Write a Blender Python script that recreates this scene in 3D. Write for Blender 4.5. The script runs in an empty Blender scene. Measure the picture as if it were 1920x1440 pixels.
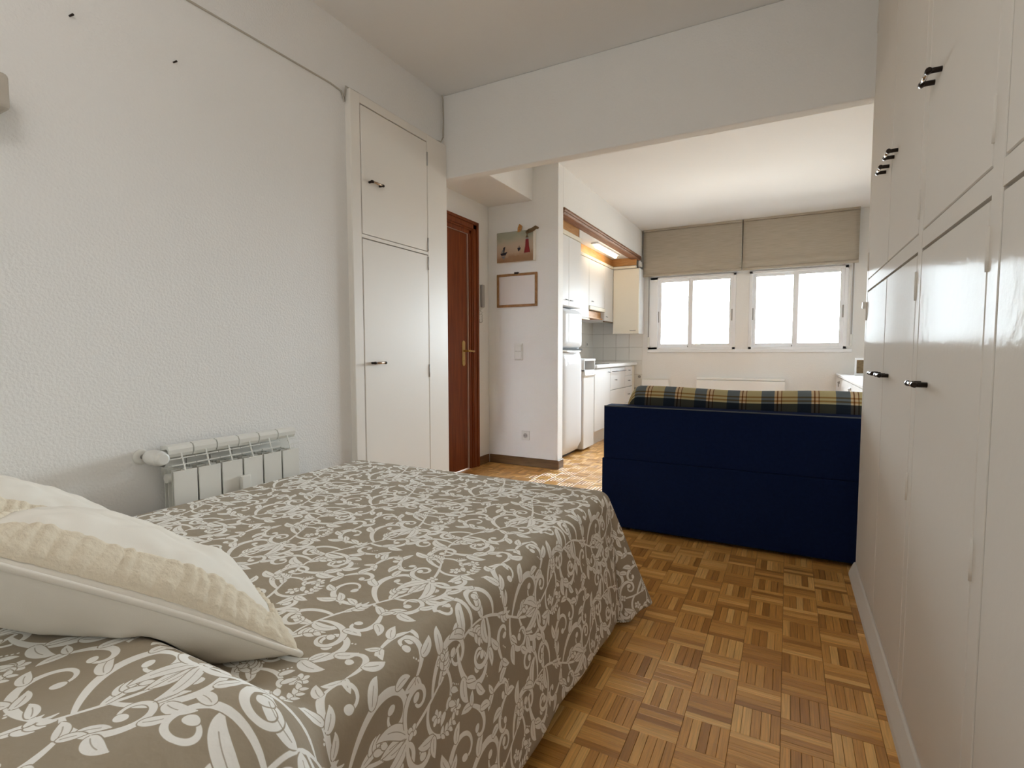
import bpy, bmesh, math, random
import numpy as np
from mathutils import Vector, Matrix
random.seed(7)
C = bpy.context.scene.collection
SC = bpy.context.scene

# ------------------------------------------------------------------ camera
YAW, PITCH, ROLL, FPX = 0.48896217395847463, 0.061548858926652586, -0.0015071756539823955, 972.5256393893352
def cam_matrix():
    cy, sy = math.cos(YAW), math.sin(YAW)
    fwd = Vector((-sy, cy, 0)); right = Vector((cy, sy, 0)); up = Vector((0, 0, 1))
    f2 = math.cos(PITCH)*fwd - math.sin(PITCH)*up
    u2 = math.cos(PITCH)*up + math.sin(PITCH)*fwd
    r3 = math.cos(ROLL)*right + math.sin(ROLL)*u2
    u3 = math.cos(ROLL)*u2 - math.sin(ROLL)*right
    m = Matrix((r3, u3, -f2)).transposed().to_4x4()
    m.translation = Vector((0, 0, 1.0))
    return m
cam = bpy.data.cameras.new('camera'); cam_o = bpy.data.objects.new('camera', cam); C.objects.link(cam_o)
cam_o.matrix_world = cam_matrix()
cam.sensor_width = 36.0; cam.lens = 36.0*FPX/1920.0; cam.clip_start = 0.02
SC.camera = cam_o

# ------------------------------------------------------------------ light and exposure
WORLD = 66.0         # overcast daylight outside the windows
LAMP = 8.6         # assumed bedroom lamp, added out of view, W
LAMP_COL = (1.0, 0.965, 0.93)
SC.view_settings.view_transform = 'Standard'
SC.view_settings.look = 'None'
SC.view_settings.exposure = 0.0
SC.view_settings.gamma = 1.0
SC.view_settings.use_curve_mapping = False
w = bpy.data.worlds.new('daylight'); SC.world = w; w.use_nodes = True
bg = w.node_tree.nodes['Background']
bg.inputs[1].default_value = WORLD
# overcast sky, the ground below the horizon giving back a third of it
_g = w.node_tree.nodes.new('ShaderNodeTexCoord'); _s = w.node_tree.nodes.new('ShaderNodeSeparateXYZ')
_r = w.node_tree.nodes.new('ShaderNodeValToRGB'); _m = w.node_tree.nodes.new('ShaderNodeMapRange')
_m.inputs['From Min'].default_value = -1; _m.inputs['From Max'].default_value = 1
_r.color_ramp.elements[0].position = 0.485; _r.color_ramp.elements[0].color = (0.20, 0.195, 0.18, 1)
_r.color_ramp.elements[1].position = 0.515; _r.color_ramp.elements[1].color = (0.845, 0.925, 1.0, 1)
w.node_tree.links.new(_g.outputs['Generated'], _s.inputs[0]); w.node_tree.links.new(_s.outputs[2], _m.inputs[0])
w.node_tree.links.new(_m.outputs[0], _r.inputs[0]); w.node_tree.links.new(_r.outputs[0], bg.inputs[0])
SC.cycles.use_denoising = True
SC.cycles.diffuse_bounces = 6
SC.cycles.max_bounces = 14
SC.cycles.sample_clamp_indirect = 10.0
def portal(x0, x1, z0, z1, y):
    l = bpy.data.lights.new('window_portal', 'AREA'); l.shape = 'RECTANGLE'; l.size = x1-x0; l.size_y = z1-z0
    l.cycles.is_portal = True
    o = bpy.data.objects.new('window_portal', l); C.objects.link(o)
    o.location = ((x0+x1)/2, y, (z0+z1)/2); o.rotation_euler = (-math.pi/2, 0, 0)
portal(-1.56, -0.60, 1.03, 1.94, 6.99); portal(-0.42, 0.56, 1.03, 1.94, 6.99)

# ------------------------------------------------------------------ materials
def mat(name, col, rough=0.5, metal=0.0, bump=None, var=None, spec=None, emit=None, coat=0.0, gloss=None):
    """bump=(scale, strength, detail) ; var=(scale, amount) brightness mottling"""
    m = bpy.data.materials.new(name); m.use_nodes = True
    nt = m.node_tree; b = nt.nodes['Principled BSDF']
    b.inputs['Base Color'].default_value = (*col, 1); b.inputs['Roughness'].default_value = rough
    b.inputs['Metallic'].default_value = metal
    if spec is not None: b.inputs['Specular IOR Level'].default_value = spec
    if coat: b.inputs['Coat Weight'].default_value = coat; b.inputs['Coat Roughness'].default_value = 0.05
    tc = nt.nodes.new('ShaderNodeTexCoord')
    if var:
        n = nt.nodes.new('ShaderNodeTexNoise'); n.inputs['Scale'].default_value = var[0]; n.inputs['Detail'].default_value = 4
        r = nt.nodes.new('ShaderNodeMapRange'); r.inputs['To Min'].default_value = 1-var[1]; r.inputs['To Max'].default_value = 1+var[1]
        mx = nt.nodes.new('ShaderNodeMix'); mx.data_type = 'RGBA'; mx.blend_type = 'MULTIPLY'; mx.inputs['Factor'].default_value = 1
        mx.inputs[6].default_value = (*col, 1)
        nt.links.new(tc.outputs['Object'], n.inputs['Vector']); nt.links.new(n.outputs[0], r.inputs[0])
        nt.links.new(r.outputs[0], mx.inputs[7]); nt.links.new(mx.outputs[2], b.inputs['Base Color'])
    if bump:
        n = nt.nodes.new('ShaderNodeTexNoise'); n.inputs['Scale'].default_value = bump[0]
        n.inputs['Detail'].default_value = bump[2] if len(bump) > 2 else 3
        bp = nt.nodes.new('ShaderNodeBump'); bp.inputs['Strength'].default_value = bump[1]
        bp.inputs['Distance'].default_value = bump[3] if len(bump) > 3 else 0.01
        nt.links.new(tc.outputs['Object'], n.inputs['Vector']); nt.links.new(n.outputs[0], bp.inputs['Height'])
        nt.links.new(bp.outputs[0], b.inputs['Normal'])
    if emit:
        b.inputs['Emission Color'].default_value = (*emit[0], 1); b.inputs['Emission Strength'].default_value = emit[1]
    if gloss:          # thin clear lacquer: (reflectance, roughness)
        b.inputs['Specular IOR Level'].default_value = 0.0; b.inputs['Roughness'].default_value = 0.9
        g = nt.nodes.new('ShaderNodeBsdfGlossy'); g.inputs['Roughness'].default_value = gloss[1]
        ms = nt.nodes.new('ShaderNodeMixShader'); ms.inputs[0].default_value = gloss[0]
        nt.links.new(b.outputs[0], ms.inputs[1]); nt.links.new(g.outputs[0], ms.inputs[2]); nt.links.new(ms.outputs[0], nt.nodes['Material Output'].inputs[0])
        if bump: nt.links.new(bp.outputs[0], g.inputs['Normal'])
    return m

def wood(name, c0, c1, rough=0.4, axis=2, scale=(60, 60, 4), coat=0.0):
    m = bpy.data.materials.new(name); m.use_nodes = True
    nt = m.node_tree; b = nt.nodes['Principled BSDF']; b.inputs['Roughness'].default_value = rough
    if coat: b.inputs['Coat Weight'].default_value = coat
    tc = nt.nodes.new('ShaderNodeTexCoord'); mp = nt.nodes.new('ShaderNodeMapping'); mp.inputs['Scale'].default_value = scale
    n = nt.nodes.new('ShaderNodeTexNoise'); n.inputs['Scale'].default_value = 1.0; n.inputs['Detail'].default_value = 6
    n.inputs['Distortion'].default_value = 0.6
    b.inputs['Specular IOR Level'].default_value = 0.25
    r = nt.nodes.new('ShaderNodeValToRGB'); r.color_ramp.elements[0].color = (*c0, 1); r.color_ramp.elements[1].color = (*c1, 1)
    r.color_ramp.elements[0].position = 0.3; r.color_ramp.elements[1].position = 0.7
    nt.links.new(tc.outputs['Object'], mp.inputs[0]); nt.links.new(mp.outputs[0], n.inputs['Vector'])
    nt.links.new(n.outputs[0], r.inputs[0]); nt.links.new(r.outputs[0], b.inputs['Base Color'])
    return m

M = {}
M['wall'] = mat('wall_paint', (0.86, 0.848, 0.825), 0.75, bump=(120, 0.42, 5, 0.005), var=(1.5, 0.02))
M['ceil'] = mat('ceiling_paint', (0.82, 0.815, 0.81), 0.85, bump=(120, 0.15, 4, 0.003), var=(2.0, 0.02))
M['closet'] = mat('closet_paint', (0.86, 0.82, 0.76), 0.42, bump=(90, 0.06, 3, 0.003))
M['ward'] = mat('wardrobe_gloss_paint', (0.78, 0.74, 0.68), 0.16, bump=(38, 0.16, 3, 0.003), gloss=(0.020, 0.11))
M['ward_dark'] = mat('wardrobe_gap_shade', (0.10, 0.085, 0.07), 0.8, var=(10, .1))  # dark fill behind the doors, shade put into its colour
M['dark'] = mat('painted_gap_shade', (0.03, 0.028, 0.025), 0.9, var=(10, .1))  # near-black colour standing in for shade in gaps, holes and hollows
M['white'] = mat('white_lacquer', (0.80, 0.80, 0.80), 0.25, bump=(60, 0.02, 2, 0.002), gloss=(0.012, 0.25))
M['fridge'] = mat('white_enamel', (0.72, 0.72, 0.73), 0.10, bump=(7, 0.04, 1, 0.01), gloss=(0.02, 0.08))
M['cream'] = mat('cream_laminate', (0.80, 0.76, 0.66), 0.4, bump=(200, 0.02, 2, 0.001), gloss=(0.01, 0.3))
M['plastic'] = mat('white_plastic', (0.78, 0.77, 0.73), 0.35, bump=(100, 0.01, 2, 0.001))
M['greyplastic'] = mat('grey_plastic', (0.38, 0.36, 0.34), 0.4, bump=(100, 0.01, 2, 0.001))
M['alu'] = mat('window_aluminium', (0.88, 0.89, 0.91), 0.35, bump=(100, 0.01, 2, 0.001), gloss=(0.02, 0.3))
M['rad'] = mat('radiator_enamel', (0.80, 0.79, 0.74), 0.3, bump=(120, 0.02, 2, 0.001))
M['brass'] = mat('brass', (0.62, 0.44, 0.17), 0.28, 1.0, bump=(100, 0.02, 2, 0.001))
M['chrome'] = mat('chrome', (0.80, 0.78, 0.76), 0.12, 1.0, bump=(100, 0.01, 2, 0.001))
M['bronze'] = mat('dark_bronze', (0.035, 0.025, 0.02), 0.3, 0.7, bump=(100, 0.02, 2, 0.001))
M['barwood'] = mat('handle_bar_metal', (0.50, 0.36, 0.25), 0.25, 0.8, bump=(90, 0.02, 2, 0.001))
M['heater'] = mat('heater_enamel', (0.93, 0.93, 0.92), 0.4, bump=(60, 0.02, 2, 0.001))
M['navy_edge'] = mat('worn_navy_edge', (0.085, 0.095, 0.105), 0.9, var=(8, .3), bump=(300, .2, 2, .001))
M['pull'] = mat('dull_nickel', (0.16, 0.16, 0.17), 0.4, 0.5, bump=(100, 0.02, 2, 0.001))
M['steel'] = mat('steel', (0.45, 0.44, 0.43), 0.35, 1.0, bump=(100, 0.02, 2, 0.001))
M['glassblack'] = mat('black_glass', (0.01, 0.01, 0.012), 0.05, bump=(20, 0.01, 1, 0.001))
M['tile'] = mat('white_tile', (0.80, 0.78, 0.74), 0.15, var=(3, .03), bump=(9, 0.05, 2, 0.004), gloss=(0.02, 0.12))
M['grout'] = mat('grout', (0.42, 0.39, 0.34), 0.9, var=(30, .1))
M['blind'] = None
M['doorwood'] = wood('mahogany_door', (0.15, 0.030, 0.007), (0.24, 0.060, 0.014), 0.5, scale=(40, 40, 3))
M['basewood'] = wood('oak_baseboard', (0.11, 0.060, 0.026), (0.19, 0.105, 0.045), 0.4, scale=(5, 5, 60))
M['trimwood'] = wood('varnished_beam_trim', (0.16, 0.065, 0.03), (0.34, 0.17, 0.10), 0.55, scale=(50, 4, 50))
M['fascia'] = wood('pine_fascia', (0.42, 0.20, 0.06), (0.60, 0.32, 0.12), 0.4, scale=(6, 6, 50))
M['framewood'] = wood('frame_wood', (0.25, 0.12, 0.04), (0.38, 0.20, 0.08), 0.45, scale=(30, 30, 30))
M['driftwood'] = wood('driftwood', (0.10, 0.065, 0.03), (0.22, 0.15, 0.08), 0.8, scale=(25, 60, 60))
M['cable'] = mat('painted_cable', (0.50, 0.46, 0.40), 0.6, bump=(200, 0.05, 2, 0.001))
M['navy'] = mat('navy_fabric', (0.006, 0.013, 0.050), 0.9, bump=(500, 0.3, 2, 0.002), var=(60, .25), spec=0.08)
M['pillow'] = mat('cream_cotton', (0.83, 0.785, 0.70), 0.9, bump=(700, 0.15, 2, 0.001), spec=0.1)
M['quilt'] = mat('ecru_quilting', (0.76, 0.675, 0.53), 0.95, bump=(160, 0.5, 4, 0.004), spec=0.1)
M['board'] = mat('whiteboard', (0.74, 0.68, 0.64), 0.35, var=(6, .05))
M['mattress'] = mat('mattress_ticking', (0.72, 0.70, 0.66), 0.9, bump=(300, .2, 2, .001))

def blind_mat():
    m = bpy.data.materials.new('blind_fabric'); m.use_nodes = True; nt = m.node_tree; b = nt.nodes['Principled BSDF']
    b.inputs['Roughness'].default_value = 0.9; b.inputs['Specular IOR Level'].default_value = 0.1
    tc = nt.nodes.new('ShaderNodeTexCoord'); mp = nt.nodes.new('ShaderNodeMapping'); mp.inputs['Scale'].default_value = (6, 6, 160)
    n = nt.nodes.new('ShaderNodeTexNoise'); n.inputs['Scale'].default_value = 1; n.inputs['Detail'].default_value = 5
    r = nt.nodes.new('ShaderNodeValToRGB'); r.color_ramp.elements[0].color = (0.44, 0.385, 0.305, 1); r.color_ramp.elements[1].color = (0.53, 0.47, 0.385, 1)
    r.color_ramp.elements[0].position = .3; r.color_ramp.elements[1].position = .7
    nt.links.new(tc.outputs['Object'], mp.inputs[0]); nt.links.new(mp.outputs[0], n.inputs['Vector'])
    nt.links.new(n.outputs[0], r.inputs[0]); nt.links.new(r.outputs[0], b.inputs['Base Color'])
    tr = nt.nodes.new('ShaderNodeBsdfTranslucent'); nt.links.new(r.outputs[0], tr.inputs[0])
    mx = nt.nodes.new('ShaderNodeMixShader'); mx.inputs[0].default_value = 0.12
    nt.links.new(b.outputs[0], mx.inputs[1]); nt.links.new(tr.outputs[0], mx.inputs[2])
    nt.links.new(mx.outputs[0], nt.nodes['Material Output'].inputs[0])
    return m
M['blind'] = blind_mat()

def glass_mat():
    m = bpy.data.materials.new('window_glass'); m.use_nodes = True; nt = m.node_tree; nt.nodes.remove(nt.nodes['Principled BSDF'])
    t = nt.nodes.new('ShaderNodeBsdfTransparent'); t.inputs[0].default_value = (0.96, 0.98, 0.98, 1)
    g = nt.nodes.new('ShaderNodeBsdfGlossy'); g.inputs['Roughness'].default_value = 0.02
    f = nt.nodes.new('ShaderNodeFresnel'); f.inputs[0].default_value = 1.45
    mx = nt.nodes.new('ShaderNodeMixShader')
    nt.links.new(f.outputs[0], mx.inputs[0]); nt.links.new(t.outputs[0], mx.inputs[1]); nt.links.new(g.outputs[0], mx.inputs[2])
    nt.links.new(mx.outputs[0], nt.nodes['Material Output'].inputs[0])
    return m
M['glass'] = glass_mat()

def math_node(nt, op, a, b=None):
    n = nt.nodes.new('ShaderNodeMath'); n.operation = op
    for i, v in enumerate((a, b)):
        if v is None: continue
        if isinstance(v, (int, float)): n.inputs[i].default_value = v
        else: nt.links.new(v, n.inputs[i])
    return n.outputs[0]

def parquet_mat():
    m = bpy.data.materials.new('oak_parquet'); m.use_nodes = True; nt = m.node_tree; b = nt.nodes['Principled BSDF']
    oi = nt.nodes.new('ShaderNodeObjectInfo'); ge = nt.nodes.new('ShaderNodeNewGeometry')
    rnd = math_node(nt, 'FRACT', math_node(nt, 'ADD', oi.outputs['Random'], ge.outputs['Random Per Island']))
    rnd2 = math_node(nt, 'FRACT', math_node(nt, 'MULTIPLY', rnd, 17.31))
    uv = nt.nodes.new('ShaderNodeUVMap'); uv.uv_map = 'UVMap'
    ad = nt.nodes.new('ShaderNodeCombineXYZ'); nt.links.new(math_node(nt, 'MULTIPLY', rnd, 90.0), ad.inputs[0]); nt.links.new(math_node(nt, 'MULTIPLY', rnd2, 70.0), ad.inputs[1])
    va = nt.nodes.new('ShaderNodeVectorMath'); va.operation = 'ADD'; nt.links.new(uv.outputs[0], va.inputs[0]); nt.links.new(ad.outputs[0], va.inputs[1])
    mp = nt.nodes.new('ShaderNodeMapping'); mp.inputs['Scale'].default_value = (9, 190, 1); nt.links.new(va.outputs[0], mp.inputs[0])
    n = nt.nodes.new('ShaderNodeTexNoise'); n.inputs['Scale'].default_value = 1; n.inputs['Detail'].default_value = 5; n.inputs['Distortion'].default_value = 0.4
    nt.links.new(mp.outputs[0], n.inputs['Vector'])
    r = nt.nodes.new('ShaderNodeValToRGB'); e = r.color_ramp.elements
    e[0].position = 0.0; e[0].color = (0.42, 0.19, 0.040, 1); e[1].position = 1.0; e[1].color = (0.90, 0.55, 0.19, 1)
    k = e.new(0.25); k.color = (0.585, 0.285, 0.072, 1)
    k = e.new(0.7); k.color = (0.74, 0.39, 0.106, 1)
    nt.links.new(rnd, r.inputs[0])
    mr = nt.nodes.new('ShaderNodeMapRange'); mr.inputs['From Min'].default_value = .3; mr.inputs['From Max'].default_value = .7
    mr.inputs['To Min'].default_value = 0.78; mr.inputs['To Max'].default_value = 1.16; nt.links.new(n.outputs[0], mr.inputs[0])
    mx = nt.nodes.new('ShaderNodeMix'); mx.data_type = 'RGBA'; mx.blend_type = 'MULTIPLY'; mx.inputs['Factor'].default_value = 1
    nt.links.new(r.outputs[0], mx.inputs[6]); nt.links.new(mr.outputs[0], mx.inputs[7]); nt.links.new(mx.outputs[2], b.inputs['Base Color'])
    b.inputs['Roughness'].default_value = 0.30; b.inputs['Coat Weight'].default_value = 0.25; b.inputs['Coat Roughness'].default_value = 0.16
    bp = nt.nodes.new('ShaderNodeBump'); bp.inputs['Strength'].default_value = 0.12; bp.inputs['Distance'].default_value = 0.002
    nt.links.new(n.outputs[0], bp.inputs['Height']); nt.links.new(bp.outputs[0], b.inputs['Normal'])
    return m
M['parquet'] = parquet_mat()

def plaid_mat():
    """tan tartan: slate bands, thin brown double lines, navy cross band; UV in metres"""
    m = bpy.data.materials.new('plaid_fabric'); m.use_nodes = True; nt = m.node_tree; b = nt.nodes['Principled BSDF']
    b.inputs['Roughness'].default_value = 0.95; b.inputs['Specular IOR Level'].default_value = 0.1
    uv = nt.nodes.new('ShaderNodeUVMap'); uv.uv_map = 'UVMap'; s = nt.nodes.new('ShaderNodeSeparateXYZ'); nt.links.new(uv.outputs[0], s.inputs[0])
    def ramp(src, stops):
        f = math_node(nt, 'FRACT', src)
        r = nt.nodes.new('ShaderNodeValToRGB'); r.color_ramp.interpolation = 'CONSTANT'; e = r.color_ramp.elements
        e[0].position = 0; e[0].color = (*stops[0][1], 1); e[1].position = stops[1][0]; e[1].color = (*stops[1][1], 1)
        for p, c in stops[2:]:
            k = e.new(p); k.color = (*c, 1)
        nt.links.new(f, r.inputs[0]); return r.outputs[0]
    T = (0.46, 0.385, 0.21); B = (0.135, 0.155, 0.165); L = (0.20, 0.10, 0.045); K = (0.56, 0.42, 0.26)
    u = ramp(math_node(nt, 'ADD', math_node(nt, 'DIVIDE', s.outputs[0], 0.164), 4.712), [(0, B), (0.365, K), (0.43, L), (0.47, K), (0.55, L), (0.575, T)])
    W = (1, 1, 1); D = (0.62, 0.45, 0.28); N = (0.10, 0.12, 0.17)
    v = ramp(math_node(nt, 'DIVIDE', s.outputs[1], 0.60), [(0, W), (0.36, N), (0.497, W), (0.515, D), (0.53, W), (0.55, D), (0.565, W), (0.69, (0.36, 0.40, 0.44))])
    mx = nt.nodes.new('ShaderNodeMix'); mx.data_type = 'RGBA'; mx.blend_type = 'MULTIPLY'; mx.inputs['Factor'].default_value = 1
    nt.links.new(u, mx.inputs[6]); nt.links.new(v, mx.inputs[7]); nt.links.new(mx.outputs[2], b.inputs['Base Color'])
    n = nt.nodes.new('ShaderNodeTexNoise'); n.inputs['Scale'].default_value = 500; bp = nt.nodes.new('ShaderNodeBump'); bp.inputs['Strength'].default_value = .3; bp.inputs['Distance'].default_value = .002
    nt.links.new(n.outputs[0], bp.inputs['Height']); nt.links.new(bp.outputs[0], b.inputs['Normal'])
    return m
M['plaid'] = plaid_mat()

def canvas_mat():
    """flat print: grey-green sky, pale shore, brown sand (object z, metres)"""
    m = bpy.data.materials.new('painted_canvas'); m.use_nodes = True; nt = m.node_tree; b = nt.nodes['Principled BSDF']; b.inputs['Roughness'].default_value = 0.85
    uv = nt.nodes.new('ShaderNodeUVMap'); uv.uv_map = 'UVMap'
    n = nt.nodes.new('ShaderNodeTexNoise'); n.inputs['Scale'].default_value = 4; n.inputs['Detail'].default_value = 6
    nt.links.new(uv.outputs[0], n.inputs['Vector'])
    s = nt.nodes.new('ShaderNodeSeparateXYZ'); nt.links.new(uv.outputs[0], s.inputs[0])
    h = math_node(nt, 'ADD', s.outputs[1], math_node(nt, 'MULTIPLY', math_node(nt, 'SUBTRACT', n.outputs[0], 0.5), 0.35))
    h = math_node(nt, 'SUBTRACT', h, math_node(nt, 'MULTIPLY', s.outputs[0], 0.10))
    r = nt.nodes.new('ShaderNodeValToRGB'); e = r.color_ramp.elements
    e[0].position = 0.0; e[0].color = (0.30, 0.17, 0.085, 1); e[1].position = 1.0; e[1].color = (0.36, 0.37, 0.30, 1)
    for p, c in ((0.12, (0.34, 0.20, 0.11)), (0.24, (0.46, 0.33, 0.22)), (0.5, (0.50, 0.39, 0.29)), (0.66, (0.44, 0.40, 0.30)), (0.8, (0.36, 0.36, 0.27))):
        k = e.new(p); k.color = (*c, 1)
    nt.links.new(h, r.inputs[0]); nt.links.new(r.outputs[0], b.inputs['Base Color'])
    return m
M['canvas'] = canvas_mat()
M['paint_red'] = mat('painted_red', (0.22, 0.006, 0.008), 0.7, var=(60, .2))
M['paint_dark'] = mat('painted_black', (0.012, 0.010, 0.02), 0.7, var=(60, .2))
M['paint_sail'] = mat('painted_sail', (0.22, 0.21, 0.20), 0.7, var=(60, .2))

# ------------------------------------------------------------------ mesh helpers
OFF = {}
def world_off(o):
    v = Vector((0, 0, 0))
    while o is not None:
        v = v + o.location; o = o.parent
    return v
class MB:
    """collects geometry in world coordinates; build() links ONE mesh object"""
    def __init__(s): s.bm = bmesh.new()
    def box(s, x0, x1, y0, y1, z0, z1, bevel=0.0, seg=1):
        r = bmesh.ops.create_cube(s.bm, size=1.0)
        vs = r['verts']
        for v in vs:
            v.co = Vector(((x0+x1)/2+v.co.x*(x1-x0), (y0+y1)/2+v.co.y*(y1-y0), (z0+z1)/2+v.co.z*(z1-z0)))
        if bevel > 0:
            es = list({e for v in vs for e in v.link_edges})
            bmesh.ops.bevel(s.bm, geom=es, offset=bevel, segments=seg, affect='EDGES', profile=0.5)
        return s
    def tube(s, pts, r, n=8, caps=True, closed=False):
        pts = [Vector(p) for p in pts]; rings = []
        rr = r if isinstance(r, (list, tuple)) else [r]*len(pts)
        ref = None
        for i, p in enumerate(pts):
            a = pts[max(0, i-1)] if not closed else pts[i-1]
            b = pts[min(len(pts)-1, i+1)] if not closed else pts[(i+1) % len(pts)]
            t = (b-a).normalized()
            if ref is None:
                ref = Vector((0, 0, 1)) if abs(t.z) < 0.9 else Vector((1, 0, 0))
            u = ref - t*ref.dot(t)
            if u.length < 1e-6: u = Vector((1, 0, 0)) - t*t.x
            u.normalize(); v = t.cross(u); ref = u
            rings.append([s.bm.verts.new(p+(u*math.cos(2*math.pi*k/n)+v*math.sin(2*math.pi*k/n))*rr[i]) for k in range(n)])
        m = len(rings)
        for i in range(m if closed else m-1):
            A, B = rings[i], rings[(i+1) % m]
            for k in range(n):
                f = s.bm.faces.new((A[k], A[(k+1) % n], B[(k+1) % n], B[k])); f.smooth = True
        if caps and not closed:
            s.bm.faces.new(rings[0][::-1]); s.bm.faces.new(rings[-1])
        return s
    def lathe(s, base, axis, prof, n=20):
        """prof: list of (distance along axis, radius)"""
        base = Vector(base); axis = Vector(axis).normalized()
        u = Vector((0, 0, 1)) if abs(axis.z) < 0.9 else Vector((1, 0, 0))
        u = (u-axis*u.dot(axis)).normalized(); v = axis.cross(u); rings = []
        for d, r in prof:
            rings.append([s.bm.verts.new(base+axis*d+(u*math.cos(2*math.pi*k/n)+v*math.sin(2*math.pi*k/n))*max(r, 1e-4)) for k in range(n)])
        for i in range(len(rings)-1):
            for k in range(n):
                f = s.bm.faces.new((rings[i][k], rings[i][(k+1) % n], rings[i+1][(k+1) % n], rings[i+1][k])); f.smooth = True
        s.bm.faces.new(rings[0][::-1]); s.bm.faces.new(rings[-1])
        return s
    def prism(s, poly, vec):
        """poly: list of 3D points (planar), extruded by vec"""
        a = [s.bm.verts.new(Vector(p)) for p in poly]; b = [s.bm.verts.new(Vector(p)+Vector(vec)) for p in poly]
        n = len(poly)
        s.bm.faces.new(a[::-1]); s.bm.faces.new(b)
        for i in range(n): s.bm.faces.new((a[i], a[(i+1) % n], b[(i+1) % n], b[i]))
        return s
    def grid(s, P, smooth=True, uv=None, skip=None, wrap=False):
        """P[i][j] points"""
        V = [[s.bm.verts.new(Vector(p)) for p in row] for row in P]
        L = (s.bm.loops.layers.uv.get('UVMap') or s.bm.loops.layers.uv.new('UVMap')) if uv is not None else None
        for i in range(len(P)-1):
            for j in range(len(P[0])-1):
                if skip and skip(i, j): continue
                f = s.bm.faces.new((V[i][j], V[i][j+1], V[i+1][j+1], V[i+1][j])); f.smooth = smooth
                if L:
                    for l, (a, b) in zip(f.loops, ((i, j), (i, j+1), (i+1, j+1), (i+1, j))): l[L].uv = uv[a][b]
        return V
    def build(s, name, material, parent=None, fix=True):
        off = world_off(parent) if parent is not None else Vector((0, 0, 0))
        if fix: bmesh.ops.recalc_face_normals(s.bm, faces=s.bm.faces)
        if off.length: bmesh.ops.translate(s.bm, verts=s.bm.verts, vec=-off)
        me = bpy.data.meshes.new(name); s.bm.to_mesh(me); s.bm.free()
        o = bpy.data.objects.new(name, me); C.objects.link(o)
        if material is not None: me.materials.append(material)
        if parent is not None: o.parent = parent
        return o

def thing(name, label, cat, loc=(0, 0, 0), group=None):
    o = bpy.data.objects.new(name, None); C.objects.link(o); o.empty_display_size = 0.05
    o.location = loc; o['label'] = label; o['category'] = cat
    if group: o['group'] = group
    return o
def tag(o, label, cat, group=None, kind=None):
    o['label'] = label; o['category'] = cat
    if group: o['group'] = group
    if kind: o['kind'] = kind
    return o
def struct(o, label=None):
    o['kind'] = 'structure'
    if label: o['label'] = label
    return o
def struct_empty(name, loc=(0, 0, 0), label=None):
    o = bpy.data.objects.new(name, None); C.objects.link(o); o.location = loc; o.empty_display_size = .05
    return struct(o, label)
def box(name, m, x0, x1, y0, y1, z0, z1, parent=None, bevel=0.0, seg=1):
    return MB().box(x0, x1, y0, y1, z0, z1, bevel, seg).build(name, m, parent)
def smooth(a, b, x):
    t = max(0.0, min(1.0, (x-a)/(b-a))); return t*t*(3-2*t)

# ------------------------------------------------------------------ the room shell
XL, XW, XH, XK, XR = -1.915, 0.29, -2.39, -1.714, 0.80
YB, YH, YC, YF = -0.35, 2.69, 4.043, 6.87
ZC = 2.56
# parquet: mosaic squares of five strips, 117 mm
fl = box('floor', mat('floor_screed', (0.09, 0.042, 0.014), 0.9, var=(20, .2)), -2.55, 0.95, -0.45, 7.05, -0.14, -0.0055)
struct(fl)
SQ = 0.1172; GX, GY = 0.009, 1.4315
def add_strip(bm, cx, cy, L, W, along_y, dz, L_uv):
    hl, hw, c = L/2-0.0004, W/2-0.0004, 0.0008
    def P(a, b, z): return (cx+(b if along_y else a), cy+(a if along_y else b), z)
    top = [bm.verts.new(P(a*(hl-c), b*(hw-c), dz)) for a, b in ((-1, -1), (1, -1), (1, 1), (-1, 1))]
    low = [bm.verts.new(P(a*hl, b*hw, dz-c)) for a, b in ((-1, -1), (1, -1), (1, 1), (-1, 1))]
    bot = [bm.verts.new(P(a*hl, b*hw, -0.0055)) for a, b in ((-1, -1), (1, -1), (1, 1), (-1, 1))]
    fs = [(top, ((-1, -1), (1, -1), (1, 1), (-1, 1)))]
    for i in range(4):
        j = (i+1) % 4; q = ((-1, -1), (1, -1), (1, 1), (-1, 1))
        fs.append(([low[i], low[j], top[j], top[i]], (q[i], q[j], q[j], q[i])))
        fs.append(([bot[i], bot[j], low[j], low[i]], (q[i], q[j], q[j], q[i])))
    for vs, uvs in fs:
        if along_y: vs, uvs = vs[::-1], uvs[::-1]
        f = bm.faces.new(vs)
        for l, (a, b) in zip(f.loops, uvs): l[L_uv].uv = (a*hl, b*hw)
near, bm_far = [], bmesh.new(); uvl = bm_far.loops.layers.uv.new('UVMap')
rs = random.Random(3); W5 = SQ/5
XLIM = 0.279
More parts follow.
